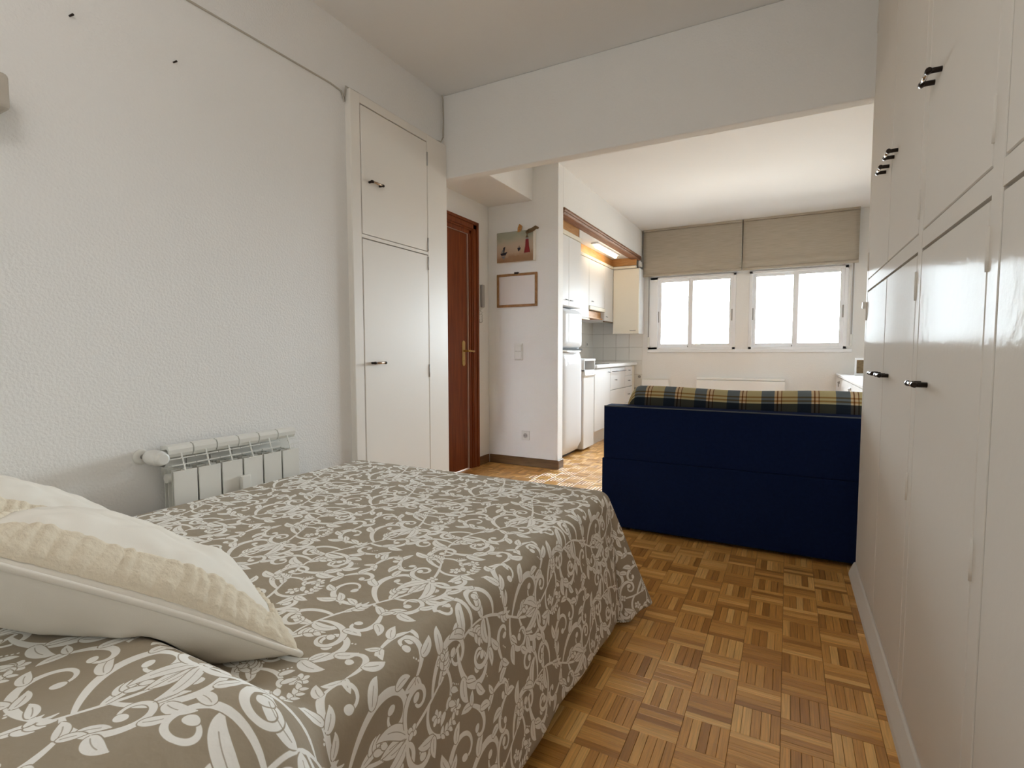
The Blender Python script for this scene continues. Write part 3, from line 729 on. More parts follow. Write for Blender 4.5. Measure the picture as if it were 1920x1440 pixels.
TILE_X, TILE_Y = .55*.88, .57*.88
def bedspread():
    ZT, R = 0.492, 0.045
    xa, xb, ya, yb = -1.766, -.600, -.13, 1.785          # inner (flat) rectangle; shoulders of radius R follow
    from mathutils import noise
    def nz(x, y, s, k=0): return noise.noise(Vector((x*s, y*s, k*3.7)))
    def mound(y): return smooth(.495, .385, y)*(.55+.45*smooth(-.25, .15, y))
    def side(th, q):
        """slope (radians) and hem length in direction th (0 = right side, 90 = foot)"""
        d = math.degrees(th)
        if d <= 0: return math.radians(7.0), .452+.085*math.exp(-(13/8)**2)
        fl = math.exp(-((d-38)/17)**2); dip = math.exp(-((d-10)/9)**2); dip2 = math.exp(-((d-72)/12)**2)
        sl = 7 + 17*fl - 4*dip - 5*dip2
        return math.radians(sl), .452 + .040*fl + .075*smooth(48, 70, d) + .085*math.exp(-((d-13)/8)**2)
    def drape(x0, y0, th, d, q):
        """point at cloth distance d beyond the inner rectangle edge point (x0, y0), in direction th"""
        sl, _ = side(th, q); a = R*(math.pi/2-sl)
        if d < a:
            ang = d/R; out = R*math.sin(ang); dn = R*(1-math.cos(ang))
        else:
            t = d-a; out = R*math.cos(sl)+t*math.sin(sl); dn = R*(1-math.sin(sl))+t*math.cos(sl)
        z = ZT-dn
        fade = smooth(.05, .4, d)
        wav = fade*(.005*math.sin(q*9.0)+.003*math.sin(q*23+1.3))
        out += wav
        if z < .012:
            ex = .012-z; z = .012+.006*abs(math.sin(q*40)); out += ex*.6
        return Vector((x0+math.cos(th)*out, y0+math.sin(th)*out, z))
    mb = MB(); NT = 46
    ys = list(np.linspace(ya, yb, 150)); xs = list(np.linspace(xa, xb, 96))
    def top(x, y):
        mm = mound(y)*smooth(xa-.02, xa+.14, x)
        return Vector((x, y, ZT+.088*mm+.0035*nz(x, y, 4)+.0018*nz(x, y, 13, 1)-.004*smooth(xb-.12, xb, x)*(1-mm)))
    P = [[top(x, y) for x in xs] for y in ys]; U = [[(x/TILE_X, y/TILE_Y) for x in xs] for y in ys]
    mb.grid(P, uv=U)
    def edge_lift(v, y, d):
        mm = mound(y); return Vector((v.x+.075*mm*smooth(0, .12, d)*(1-.5*smooth(.15, .45, d)), v.y, v.z+(.088*mm)*(1-smooth(.02, .40, d))))
    L = side(0.0, 0)[1]; ds = [L*(k/NT) for k in range(NT+1)]
    P = []; U = []
    for y in ys:                                              # right side
        t = top(xb, y).z-ZT
        row = []
        for d in ds:
            v = drape(xb, y, 0.0, d, y); v = edge_lift(v, y, d)
            if d < 1e-6: v = top(xb, y)
            row.append(v)
        P.append(row); U.append([((xb+d)/TILE_X, y/TILE_Y) for d in ds])
    mb.grid(P, uv=U)
    P = []; U = []                                            # corner at the foot, right
    for k in range(61):
        th = math.radians(90*k/60); _, Lk = side(th, 0); row = []; ur = []
        for j in range(NT+1):
            d = Lk*j/NT; v = drape(xb, yb, th, d, yb if k < 30 else 1.2)
            if j == 0: v = top(xb, yb)
            row.append(v); ur.append(((xb+d*math.cos(th))/TILE_X, (yb+d*math.sin(th))/TILE_Y))
        P.append(row); U.append(ur)
    mb.grid(P, uv=U)
    P = []; U = []                                            # foot side
    LF = side(math.pi/2, 0)[1]
    for x in xs[::-1]:
        row = []; ur = []
        for j in range(NT+1):
            d = LF*j/NT; v = drape(x, yb, math.pi/2, d, 1.2+(xb-x))
            if j == 0: v = top(x, yb)
            row.append(v); ur.append((x/TILE_X, (yb+d)/TILE_Y))
        P.append(row); U.append(ur)
    mb.grid(P, uv=U)
    P = []; U = []                                            # wall side, short
    for y in ys:
        row = []; ur = []
        for j in range(13):
            d = .30*j/12; a = R*math.pi/2
            if d < a: v = Vector((xa-R*math.sin(d/R), y, ZT-R*(1-math.cos(d/R))))
            else: v = Vector((xa-R, y, ZT-R-(d-a)))
            if j == 0: v = top(xa, y)
            row.append(v); ur.append(((xa-d)/TILE_X, y/TILE_Y))
        P.append(row[::-1]); U.append(ur[::-1])
    mb.grid(P, uv=U)
    bmesh.ops.remove_doubles(mb.bm, verts=mb.bm.verts, dist=.0004)
    o = mb.build('bedspread', M['spread'])
    so = o.modifiers.new('thickness', 'SOLIDIFY'); so.thickness = .004; so.offset = -1
    return tag(o, 'taupe bedspread printed with off-white scrolling vines, covering the bed', 'bedspread')
bs = bedspread()

# ------------------------------------------------------------------ cushions
def cushion(label, A, eu, ev, W, D, T, seed, droop, group):
    """A = near right corner, eu = along the near seam, ev = across; W x D with half thickness T"""
    from mathutils import noise
    A, eu = Vector(A), Vector(eu).normalized(); ev = Vector(ev); ev = (ev-eu*ev.dot(eu)).normalized(); n = eu.cross(ev)
    if n.z < 0: n = -n
    root = thing('cushion', label, 'cushion', A+eu*W*.5+ev*D*.5-n*T*.6, group)
    NU, NV = 90, 70
    def pt(u, v, s, push=0.0):
        bow = .055
        x = W/2*(1-.0)*u*(1-bow*(1-v*v)*.9); y = D/2*v*(1-bow*(1-u*u))
        e = (max(0.0, 1-abs(u)**2.6)*max(0.0, 1-abs(v)**2.6))**.62
        h = T*e
        k = .012*noise.noise(Vector((u*2.2+seed, v*2.2, s*2.0)))+.006*noise.noise(Vector((u*6+seed, v*6, s*5.0)))
        rim = min(1.0, (1-max(abs(u), abs(v)))/.25)
        # radial puckers by the seam
        ang = math.atan2(v, u)
        pk = .004*math.sin(ang*34+seed)*math.exp(-((1-max(abs(u), abs(v)))/.16)**2)
        h = h*1.0 + (k+pk*.6)*max(0, rim) + push
        p = A+eu*(W/2+x)+ev*(D/2+y)+n*(s*h)
        for (cu, cv, dr) in droop:
            q = math.exp(-(((u-cu)**2+(v-cv)**2)/.28)); p = p+Vector((0, 0, -dr*q))
        # the cushion is squashed where it rests on the bedspread
        mm = smooth(.495, .385, p.y)*(.55+.45*smooth(-.25, .15, p.y))*smooth(-1.786, -1.626, p.x)
        p.z = max(p.z, .500+.088*mm+(.004 if s > 0 else 0)); p.x = max(p.x, -1.905)
        return p
    us = [math.sin(math.pi/2*(-1+2*i/NU)) for i in range(NU+1)]; vs = [math.sin(math.pi/2*(-1+2*j/NV)) for j in range(NV+1)]
    mb = MB()
    mb.grid([[pt(u, v, 1) for v in vs] for u in us]); mb.grid([[pt(u, v, -1) for v in vs] for u in us])
    bmesh.ops.remove_doubles(mb.bm, verts=mb.bm.verts, dist=.0003)
    mb.build('cover', M['pillow'], root)
    # quilted border on the upper face
    mb = MB(); NB = 150
    def q(u, v):
        d = 1-max(abs(u)*1.0, abs(v)); wv = .20
        t = (u if abs(v) > abs(u) else v)
        rid = (abs(math.sin(t*30+seed+2.2*noise.noise(Vector((u*5, v*5, 3)))))*(.45+.55*abs(noise.noise(Vector((u*14, v*14, seed))))*1.8))**.6
        lane = .5+.5*abs(math.sin(d/wv*math.pi*3))**.5
        edge = smooth(0, .03, d)*smooth(wv, wv-.03, d)
        return (.0012+.0075*rid*lane)*edge
    bu = list(np.linspace(-.99, .99, NB+1)); bv = list(np.linspace(-.99, .99, NB+1))
    PP = [[pt(u, v, 1, q(u, v)) for v in bv] for u in bu]
    mb.grid(PP, skip=lambda i, j: max(abs(bu[i]+bu[i+1])/2, abs(bv[j]+bv[j+1])/2) < .80)
    loose = [v for v in mb.bm.verts if not v.link_faces]; bmesh.ops.delete(mb.bm, geom=loose, context='VERTS')
    mb.build('quilted_border', M['quilt'], root)
    ring = [pt(t, -1, 1) for t in np.linspace(-1, 1, 50)]+[pt(1, t, 1) for t in np.linspace(-1, 1, 50)][1:]+[pt(t, 1, 1) for t in np.linspace(1, -1, 50)][1:]+[pt(-1, t, 1) for t in np.linspace(1, -1, 50)][1:-1]
    MB().tube(ring, .0048, 8, closed=True).build('piping', M['pillow'], root)
    return root
cushion('cream cushion with quilted border, nearer one, its corner tip on the bedspread', (-.690, .560, .520), (-.18, -.31, .218), (-1.0, .05, -.02), .50, .62, .105, 1.0,
        [(-1, -1, .012), (-1, 1, .0)], 'cushions at the head of the bed')
cushion('cream cushion with quilted border, lying behind the nearer one by the wall', (-1.285, .66, .510), (-.12, -.33, .185), (-1.0, .06, -.03), .50, .56, .095, 5.0,
        [(-1, -1, .02), (-1, 1, .0)], 'cushions at the head of the bed')

# ------------------------------------------------------------------ sofa seen from behind
sf = thing('sofa', 'navy fabric sofa standing with its plain back towards the bed', 'sofa', (-.15, 3.2, 0))
box('back_panel', M['navy'], -.905, .62, 2.800, 2.93, .4055, .700, sf, .005, 2)
box('base', M['navy'], -.913, .628, 2.7985, 3.72, .022, .4045, sf, .004, 2)
MB().tube([(-.903, 2.802, .6985), (.618, 2.802, .6985)], .0035, 8).build('top_piping', M['navy_edge'], sf)
box('back_frame', M['navy'], -.900, .615, 2.806, 2.93, .40, .42, sf)
for x in (-.86, .57):
    for y in (2.86, 3.66): MB().lathe((x, y, 0), (0, 0, 1), [(0, .022), (.024, .026)], 12).build('foot', M['bronze'], sf)
def plaid_roll(name, x0, x1, prof, ends):
    """profile (y, z) swept along x with rounded ends"""
    pts = [Vector((0, y, z)) for y, z in prof]; cy = sum(p.y for p in pts)/len(pts); cz = sum(p.z for p in pts)/len(pts)
    arc = [0]
    for i in range(1, len(pts)): arc.append(arc[-1]+(pts[i]-pts[i-1]).length)
    xs, sc = [], []
    for k in range(11): a = k/10*math.pi/2; xs.append(x0+ends*(1-math.cos(a))-0.0); sc.append(max(.02, math.sin(a)))
    for k in range(1, 40): xs.append(x0+ends+(x1-x0-2*ends)*k/40); sc.append(1.0)
    for k in range(10, -1, -1): a = k/10*math.pi/2; xs.append(x1-ends*(1-math.cos(a))); sc.append(max(.02, math.sin(a)))
    P, U = [], []
    zb = min(p.z for p in pts)
    for x, s in zip(xs, sc):
        sag = .006*math.sin(x*7)
        P.append([(x, cy+(p.y-cy)*s, zb+(p.z-zb)*s + (sag if p.z > cz else 0)) for p in pts]); U.append([(x, a) for a in arc])
    m = MB(); m.grid(P, uv=U)
    return m
prof = [(a+.012, b) for a, b in [(2.94, .44), (2.925, .56), (2.922, .66), (2.925, .705), (2.938, .750), (2.962, .785), (3.0, .800), (3.05, .790), (3.085, .755), (3.10, .70), (3.11, .58), (3.115, .44), (3.03, .43), (2.94, .44)]]
# resample the profile so the cloth pattern is smooth
def resample(pr, n):
    P = [Vector((a, b)) for a, b in pr]; L = [0]
    for i in range(1, len(P)): L.append(L[-1]+(P[i]-P[i-1]).length)
    out = []
    for k in range(n):
        t = L[-1]*k/(n-1); i = max(j for j in range(len(L)) if L[j] <= t+1e-9); i = min(i, len(P)-2)
        f = (t-L[i])/(L[i+1]-L[i]); q = P[i].lerp(P[i+1], f); out.append((q.x, q.y))
    return out
bc = plaid_roll('back_cushion', -.855, .60, resample(prof, 60), .10).build('back_cushion', M['plaid'])
tag(bc, 'tan and slate plaid long back cushion rising above the navy sofa back', 'cushion')
prof2 = [(3.12, .41), (3.12, .47), (3.14, .50), (3.4, .515), (3.66, .50), (3.70, .46), (3.70, .41), (3.12, .41)]
sc_ = plaid_roll('seat_cushion', -.88, .60, resample(prof2, 60), .04).build('seat_cushion', M['plaid'])
tag(sc_, 'tan and slate plaid seat cushion on the window side of the sofa', 'cushion')

# ------------------------------------------------------------------ under the windows
he = thing('wall_heater', 'long white panel heater on the wall under the windows', 'heater', (-.515, 6.83, .2))
box('body', M['heater'], -1.009, -.022, 6.79, 6.855, .22, .650, he, .006, 2)
box('grille', M['heater'], -1.004, -.027, 6.795, 6.852, .656, .682, he, .003)
box('bracket', M['greyplastic'], -.9, -.1, 6.85, 6.869, .3, .6, he)
pb = thing('wall_box', 'small plain white box on the wall between kitchen tiles and heater', 'box', (-1.52, 6.83, .3))
box('body', M['heater'], -1.69, -1.352, 6.80, 6.869, .30, .640, pb, .004)
box('lid', M['plastic'], -1.693, -1.349, 6.797, 6.869, .640, .653, pb, .003)
dr = thing('dresser', 'long low white dresser along the right wall near the window', 'dresser', (.64, 5.5, 0))
box('carcass', M['white'], .50, XR-.002, 4.2, 6.862, .04, .728, dr, .002)
box('top', M['white'], .478, XR-.002, 4.18, 6.866, .730, .755, dr, .003)
for a, b in ((6.206, 6.858), (5.25, 6.198), (4.21, 5.242)):
    f = box('drawer', M['white'], .486, .50, a, b, .40, .722, dr, .003)
    yc = min((a+b)/2+.0, b-.40) if a > 6 else (a+b)/2
    yc = {6.206: 6.45, 5.25: 5.345}.get(a, yc)
    k = MB().lathe((.486, yc, .675), (-1, 0, 0), [(0, .016), (.004, .016), (.006, .007), (.02, .006)], 12)
    ring = [(.474, yc+.026*math.sin(t), .655+.026*math.cos(t)) for t in np.linspace(0, 2*math.pi, 25)[:-1]]
    k.tube(ring, .0035, 6, closed=True); k.build('ring_pull', M['steel'], f)
    box('lower_door', M['white'], .486, .50, a, b, .06, .392, dr, .003)
pf = thing('picture_frame', 'small white picture frame with a brown picture on the dresser', 'picture frame', (.68, 6.3, .755))
box('frame', M['white'], .600, .80-.02, 6.29, 6.31, .755, .935, pf, .003)
MB().prism([(.615, 6.288, .78), (.765, 6.288, .78), (.765, 6.288, .915), (.615, 6.288, .915)], (0, .002, 0)).build('picture', M['driftwood'], pf)
# shutter straps
for lab, x in (('left window, by the kitchen', -1.622), ('right window, near the wardrobe', .607)):
    s_ = thing('shutter_strap', 'grey shutter strap and white winder beside the '+lab, 'strap', (x, 6.86, 1.06), 'shutter straps')
    box('strap', M['greyplastic'], x-.008, x+.008, 6.846, 6.849, 1.18, 1.99, s_)
    box('winder', M['plastic'], x-.013, x+.013, 6.835, 6.869, 1.06, 1.19, s_, .004)
    box('guide', M['alu'], x-.014, x+.014, 6.852, 6.869, 1.19, 1.96, s_)
# blinds
for lab, x0, x1 in (('left', -1.686, -.520), ('right', -.510, .645)):
    b_ = thing('roman_blind', 'beige woven blind rolled half way, the %s of the pair above the windows' % lab, 'blind', ((x0+x1)/2, 6.80, 1.97), 'beige woven blinds')
    m = MB(); P = []; nz_ = 40
    for k in range(nz_+1):
        z = 2.535-.54*k/nz_
        bulge = .010*math.exp(-((z-2.06)/.03)**2)
        P.append([(x0+(x1-x0)*i/24, 6.800-bulge+.002*math.sin(i*1.1+k*.3), z) for i in range(25)])
    m.grid(P); fb = m.build('fabric', M['blind'], b_)
    mo = fb.modifiers.new('thickness', 'SOLIDIFY'); mo.thickness = .003
    MB().prism([(x0, 6.792, 2.0), (x0, 6.780, 1.985), (x0, 6.782, 1.968), (x0, 6.800, 1.964), (x0, 6.815, 1.972), (x0, 6.812, 2.0)], (x1-x0, 0, 0)).build('bottom_fold', M['blind'], b_)
    box('head_rail', M['blind'], x0, x1, 6.785, 6.868, 2.536, 2.559, b_, .002)

# ------------------------------------------------------------------ kitchen
XF = -1.79
def pull(x, y, z, parent, span=.06, sx=1, axis='y', m='pull'):
    k = MB(); a = []
    for t in np.linspace(-1, 1, 9):
        o_ = .018*math.cos(t*math.pi/2)**.5 if abs(t) < 1 else 0
        a.append((x+sx*(.002+o_), y+t*span/2, z-.006*(1-t*t)) if axis == 'y' else (x+t*span/2, y-.002-o_, z-.006*(1-t*t)))
    k.tube(a, .0032, 6); return k.build('pull', M[m], parent)
fg = thing('fridge', 'tall white glossy fridge-freezer beside the hall partition', 'fridge', (-2.08, 4.60, 0))
box('body', M['fridge'], -2.36, -1.845, 4.335, 4.875, .03, 1.405, fg, .006)
def curved_door(name, z0, z1):
    P = []
    for k in range(13):
        z = z0+(z1-z0)*k/12; row = []
        for i in range(17):
            u = -1+2*i/16; e = 1-abs(u)**8; ez = 1-abs(-1+2*k/12)**14
            row.append((-1.842+.052*(e*ez)**.5+.008*(1-u*u), 4.342+.526*(u+1)/2, z))
        P.append(row)
    m = MB(); m.grid(P); return m.build(name, M['fridge'], fg)
fz = curved_door('freezer_door', 1.032, 1.402); fd = curved_door('fridge_door', .035, 1.016)
h = MB()
h.prism([(-1.80, 4.36, 1.0165), (-1.778, 4.42, 1.012), (-1.776, 4.60, 1.006), (-1.778, 4.76, 1.012), (-1.80, 4.82, 1.0165), (-1.82, 4.82, 1.0165), (-1.82, 4.36, 1.0165)], (0, 0, -.012))
h.build('handle', M['plastic'], fd)
box('gap_shade_strip', M['dark'], -1.86, -1.80, 4.35, 4.86, 1.017, 1.031, fg)  # dark strip painting the shade between the two doors
box('foot', M['bronze'], -2.3, -1.87, 4.36, 4.85, 0.0, .03, fg)

tc_ = thing('wall_cabinet', 'tall white double-door cabinet directly above the fridge', 'cabinet', (-2.1, 4.55, 1.41))
box('carcass', M['white'], -2.388, -1.812, 4.325, 4.785, 1.418, 2.085, tc_, .001)
box('top_strip', M['cream'], -1.812, -1.784, 4.322, 4.788, 2.050, 2.088, tc_, .003)
for a, b, py in ((4.327, 4.4735, 4.42), (4.4765, 4.783, 4.53)):
    d = box('door', M['white'], -1.810, XF, a, b, 1.42, 2.045, tc_, .003); pull(XF, py, 1.475, d, .06)

dw = thing('dishwasher', 'narrow white dishwasher between fridge and kitchen worktop', 'dishwasher', (-2.08, 5.03, 0))
box('body', M['white'], -2.36, -1.815, 4.884, 5.196, .02, .80, dw, .003)
d = box('door', M['white'], -1.814, XF, 4.884, 5.196, .022, .742, dw, .004)
MB().prism([(-1.815, 4.886, .742), (XF, 4.886, .742), (-1.772, 4.886, .765), (-1.780, 4.886, .806), (-1.815, 4.886, .806)], (0, .308, 0)).build('control_panel', M['plastic'], dw)
box('display', M['greyplastic'], -1.7785, -1.7745, 5.00, 5.12, .772, .786, dw, .001)
sb = thing('shelf_box', 'small white open-fronted box on the dishwasher beside the fridge', 'shelf', (-2.08, 5.05, .81))
s_ = MB(); s_.box(-2.38, -1.782, 4.882, 5.215, .908, .930, .002).box(-2.38, -1.786, 4.882, 4.898, .808, .908).box(-2.38, -1.786, 5.19, 5.206, .808, .908).box(-2.38, -1.786, 4.882, 5.206, .8065, .818)
s_.build('shell', M['white'], sb); box('back', M['greyplastic'], -2.0, -1.99, 4.898, 5.19, .818, .908, sb)

def unit(label, y0, y1): return thing('base_cabinet', label, 'cabinet', (-2.08, (y0+y1)/2, 0), 'white base cabinets under the worktop')
def carcass(t, y0, y1):
    box('carcass', M['white'], -2.385, -1.812, y0+.001, y1-.001, .15, .822, t, .001)
    box('plinth', M['plastic'], -1.86, -1.845, y0+.001, y1-.001, .0, .149, t)
u1 = unit('white base cabinet with one tall door, next to the dishwasher', 5.21, 5.758); carcass(u1, 5.21, 5.758)
d = box('door', M['white'], -1.811, XF, 5.213, 5.755, .152, .815, u1, .003); pull(XF, 5.69, .775, d, .06)
u2 = unit('white base cabinet with a wide drawer and towel bar, in the middle of the worktop', 5.76, 6.352); carcass(u2, 5.76, 6.352)
d = box('drawer', M['white'], -1.811, XF, 5.762, 6.350, .562, .815, u2, .003); pull(XF, 5.96, .675, d, .06)
b_ = MB(); b_.tube([(XF+.028, 5.80, .775), (XF+.028, 6.31, .775)], .005, 8)
for y in (5.83, 6.28): b_.tube([(XF, y, .775), (XF+.028, y, .775)], .004, 8)
b_.build('towel_bar', M['pull'], u2)
box('door', M['white'], -1.811, XF, 5.762, 6.350, .152, .556, u2, .003)
u3 = unit('white base cabinet with a stack of small drawers at the window end', 6.354, 6.705); carcass(u3, 6.354, 6.705)
for z0, z1 in ((.704, .815), (.562, .698), (.36, .556), (.152, .354)):
    d = box('drawer', M['white'], -1.811, XF, 6.357, 6.702, z0, z1, u3, .003); pull(XF, 6.53, (z0+z1)/2+.01, d, .07)
box('filler', M['cream'], -1.90, -1.80, 6.707, 6.85, .0, .82, u3)
wt = tag(box('worktop', M['white'], -2.388, -1.768, 5.222, 6.866, .826, .862, None, .006, 2), 'white kitchen worktop running along the cabinets to the window wall', 'worktop')
hb = tag(box('hob', M['glassblack'], -2.30, -1.83, 5.28, 5.85, .8625, .868, None, .002), 'flat black glass hob set on the white worktop', 'hob')

def wallcab(label, y0, y1, z0, z1=2.062, door=True, py=None):
    t = thing('wall_cabinet', label, 'cabinet', (-2.2, (y0+y1)/2, z0), 'wall cabinets along the kitchen back wall')
    box('carcass', M['white'], -2.388, -2.05, y0, y1, z0+.001, z1, t, .001)
    d = box('door', M['white'], -2.049, -2.03, y0+.0015, y1-.0015, z0+.004, z1-.004, t, .003)
    if py: pull(-2.03, py, z0+.055, d, .05)
    box('light_rail', M['cream'], -2.05, -2.026, y0, y1, z1, z1+.034, t, .003)
    return t
a = wallcab('white wall cabinet between fridge unit and range hood', 4.86, 5.690, 1.385)
box('bottom_rail', M['cream'], -2.06, -2.022, 4.87, 5.70, 1.366, 1.384, a, .003)
wallcab('short white wall cabinet above the range hood', 5.692, 6.255, 1.532, py=5.80)
c_ = wallcab('white wall cabinet in the corner beside the range hood', 6.257, 6.618, 1.385, py=6.34)
box('bottom_rail', M['basewood'], -2.05, -2.026, 6.26, 6.615, 1.372, 1.384, c_, .002)
hd_ = thing('range_hood', 'slim range hood with cream visor and wooden lower casing', 'hood', (-2.2, 5.97, 1.4))
box('visor', M['cream'], -2.06, -2.015, 5.694, 6.253, 1.488, 1.530, hd_, .003)
box('casing', M['fascia'], -2.36, -2.075, 5.70, 6.25, 1.402, 1.487, hd_, .003)
box('rail', M['fascia'], -2.075, -2.05, 5.70, 6.25, 1.395, 1.412, hd_, .002)
ec = thing('end_cabinet', 'cream wall cabinet with one door on the window wall, closing the kitchen', 'cabinet', (-1.86, 6.74, 1.23))
box('carcass', M['white'], -2.026, -1.690, 6.622, 6.868, 1.232, 2.060, ec, .001)
d = box('door', M['cream'], -2.024, -1.692, 6.600, 6.620, 1.234, 2.052, ec, .003); pull(-1.765, 6.600, 1.275, d, .075, axis='x')
box('top_strip', M['cream'], -2.028, -1.73, 6.59, 6.64, 2.062, 2.092, ec, .003)
box('end_block', M['white'], -1.735, -1.708, 6.70, 6.866, 2.09, 2.165, ec, .006)
lt = thing('fluorescent_light', 'lit tube light under the kitchen recess ceiling', 'light', (-1.90, 5.92, 2.19))
box('housing', M['white'], -1.945, -1.865, 5.50, 6.34, 2.180, 2.1955, lt, .004)
MB().tube([(-1.905, 5.53, 2.164), (-1.905, 5.56, 2.164), (-1.905, 6.28, 2.164), (-1.905, 6.31, 2.164)], [.010, .021, .021, .010], 16).build('tube', mat('lit_tube', (1, .95, .85), .4, emit=((1.0, 0.80, 0.55), 12.0), var=(4, .02)), lt)
def outlet(label, o, n, s=.08, cat='socket', grp=None):
    """flat plate with a round recess; n = unit normal ('-y' or '+x')"""
    t = thing('wall_socket', label, cat, o, grp); x, y, z = o; h = s/2
    if n == '-y':
        box('plate', M['plastic'], x-h, x+h, y-.010, y, z-h, z+h, t, .003)
        ax = (0, -1, 0); c = (x, y-.010, z)
    else:
        box('plate', M['plastic'], x, x+.010, y-h, y+h, z-h, z+h, t, .003)
        ax = (1, 0, 0); c = (x+.010, y, z)
    MB().lathe(c, ax, [(0, .026), (.003, .026), (.003, .021), (-.001, .020)], 24).build('rim', M['plastic'], t)
    MB().lathe(c, ax, [(.0002, .0195), (.0006, .0195)], 20).build('recess', M['greyplastic'], t)
    for s2 in (-1, 1):
        p = (x+s2*.0085, y-.0106, z) if n == '-y' else (x+.0106, y+s2*.0085, z)
        MB().lathe(p, ax, [(0, .0028), (.0008, .0028)], 8).build('hole', M['dark'], t)
    return t
outlet('white wall socket low on the hall partition above the baseboard', (-2.014, YC, .270), '-y')
outlet('white wall socket on the tiles between worktop and white wall box', (-1.735, YF-.005, .672), '-y', .06)
outlet('white wall socket on the tiled back wall beside the fridge', (XH+.006, 6.60, 1.10), '+x', .07)

# ------------------------------------------------------------------ hall
d1 = struct_empty('door_1', (XH, 3.3, 0), 'dark reddish-brown front door at the end of the hall')
leaf = box('leaf', M['doorwood'], XH-.06, XH-.015, 2.93, 3.712, .006, 1.985, d1, .003)
cs = MB()
for (y0, y1) in ((3.722, 3.845), (2.815, 2.925)):
    inner = y0 if y0 > 3 else y1; sgn = 1 if y0 > 3 else -1
    for k, (t0, t1, dpt) in enumerate(((.0, .030, .004), (.030, .045, .012), (.045, .095, .018), (.095, .123 if sgn > 0 else .11, .026))):
        a, b = sorted((inner+sgn*t0, inner+sgn*t1)); cs.box(XH-.06, XH+dpt, a, b, 0, 1.99+t1 if k < 3 else 2.098, .002)
for k, (t0, t1, dpt) in enumerate(((.0, .030, .004), (.030, .045, .012), (.045, .085, .018), (.085, .110, .026))):
    cs.box(XH-.06, XH+dpt, 2.815, 3.845, 1.988+t0, 1.988+t1, .002)
cs.build('casing', M['doorwood'], d1)
MB().box(XH-.030, XH-.004, 3.7125, 3.7215, .004, 1.986).box(XH-.030, XH-.004, 2.93, 3.7215, 1.9855, 1.9955).build('pale_strip', mat('pale_strip_paint', (.55, .40, .33), .6, var=(20, .05)), d1)  # pale strip beside and above the door leaf
hp = MB(); yk = 3.655
hp.box(XH-.015, XH-.010, yk-.022, yk+.022, .905, 1.075, .002).lathe((XH-.015, yk, 1.075), (1, 0, 0), [(0, .022), (.005, .021)], 16).lathe((XH-.015, yk, .905), (1, 0, 0), [(0, .022), (.005, .021)], 16)
hp.tube([(XH-.012, yk, 1.01), (XH+.035, yk, 1.01)], .009, 10)
hp.tube([(XH+.035, yk-.012, 1.01), (XH+.036, yk+.03, 1.01), (XH+.036, yk+.065, 1.008), (XH+.036, yk+.085, 1.006)], [.009, .008, .008, .011], 10)
hp.lathe((XH-.012, yk, .93), (1, 0, 0), [(0, .008), (.006, .007)], 12)
hp.build('handle', M['brass'], d1)

ic = thing('intercom', 'white intercom handset with coiled cord beside the front door', 'intercom', (XH, 3.9, 1.47))
box('base', M['plastic'], XH, XH+.022, 3.853, 3.925, 1.375, 1.585, ic, .006)
h_ = MB(); h_.box(XH+.024, XH+.050, 3.862, 3.905, 1.385, 1.582, .010, 2)
h_.build('handset', M['greyplastic'], ic)
co = []
for k in range(120):
    t = k/119; a = t*2*math.pi*14
    yy = 3.885+.028*math.sin(t*math.pi*2); zz = 1.375-.12*math.sin(t*math.pi)
    co.append((XH+.016+.007*math.cos(a), yy+.007*math.sin(a), zz))
MB().tube(co, .0022, 5).build('cord', M['plastic'], ic)
pic = thing('seaside_picture', 'small canvas with red lighthouse and dark sailing boats on the hall partition', 'picture', (-2.10, YC-.015, 1.78))
m_ = MB(); m_.box(-2.282, -1.916, YC-.032, YC-.001, 1.776, 2.036, .002); o = m_.build('canvas', M['pillow'], pic)
m_ = MB(); m_.grid([[(-2.281, YC-.0335, 1.777), (-1.930, YC-.0335, 1.777)], [(-2.281, YC-.0335, 2.035), (-1.930, YC-.0335, 2.035)]], uv=[[(0, 0), (1, 0)], [(0, 1), (1, 1)]])
m_.build('painting', M['canvas'], pic)
yp = YC-.0345
def flat(name, m, pts, t=.0015): return MB().prism([(x, yp, z) for x, z in pts], (0, -t, 0)).build(name, m, pic)
flat('lighthouse', M['paint_red'], [(-2.012, 1.846), (-1.957, 1.846), (-1.968, 1.900), (-1.972, 1.957), (-1.998, 1.957), (-2.001, 1.900)], .004)
flat('lantern', M['paint_sail'], [(-1.996, 1.957), (-1.975, 1.957), (-1.977, 1.972), (-1.994, 1.972)], .004)
flat('lantern_roof', M['driftwood'], [(-1.999, 1.972), (-1.972, 1.972), (-1.980, 1.988), (-1.985, 2.004), (-1.990, 1.988)], .004)
flat('hull', M['paint_dark'], [(-2.246, 1.856), (-2.176, 1.866), (-2.196, 1.838), (-2.236, 1.838)])
flat('mast', M['paint_dark'], [(-2.214, 1.860), (-2.208, 1.860), (-2.196, 1.912), (-2.216, 1.904)])
flat('sail', M['paint_sail'], [(-2.240, 1.863), (-2.214, 1.864), (-2.216, 1.896)])
flat('reflection', M['paint_sail'], [(-2.238, 1.832), (-2.196, 1.832), (-2.210, 1.800)])
flat('small_boat', M['paint_dark'], [(-2.078, 1.892), (-2.046, 1.893), (-2.052, 1.875), (-2.068, 1.862), (-2.074, 1.872)])
flat('small_sail', M['paint_dark'], [(-2.066, 1.894), (-2.058, 1.894), (-2.060, 1.912)])
MB().tube([(-2.066, YC-.036, 2.025), (-2.072, YC-.020, 2.060), (-2.062, YC-.014, 2.088), (-2.048, YC-.020, 2.074), (-2.050, YC-.036, 2.028)], [.010, .011, .012, .010, .008], 8).build('hanging_loop', M['fascia'], pic)
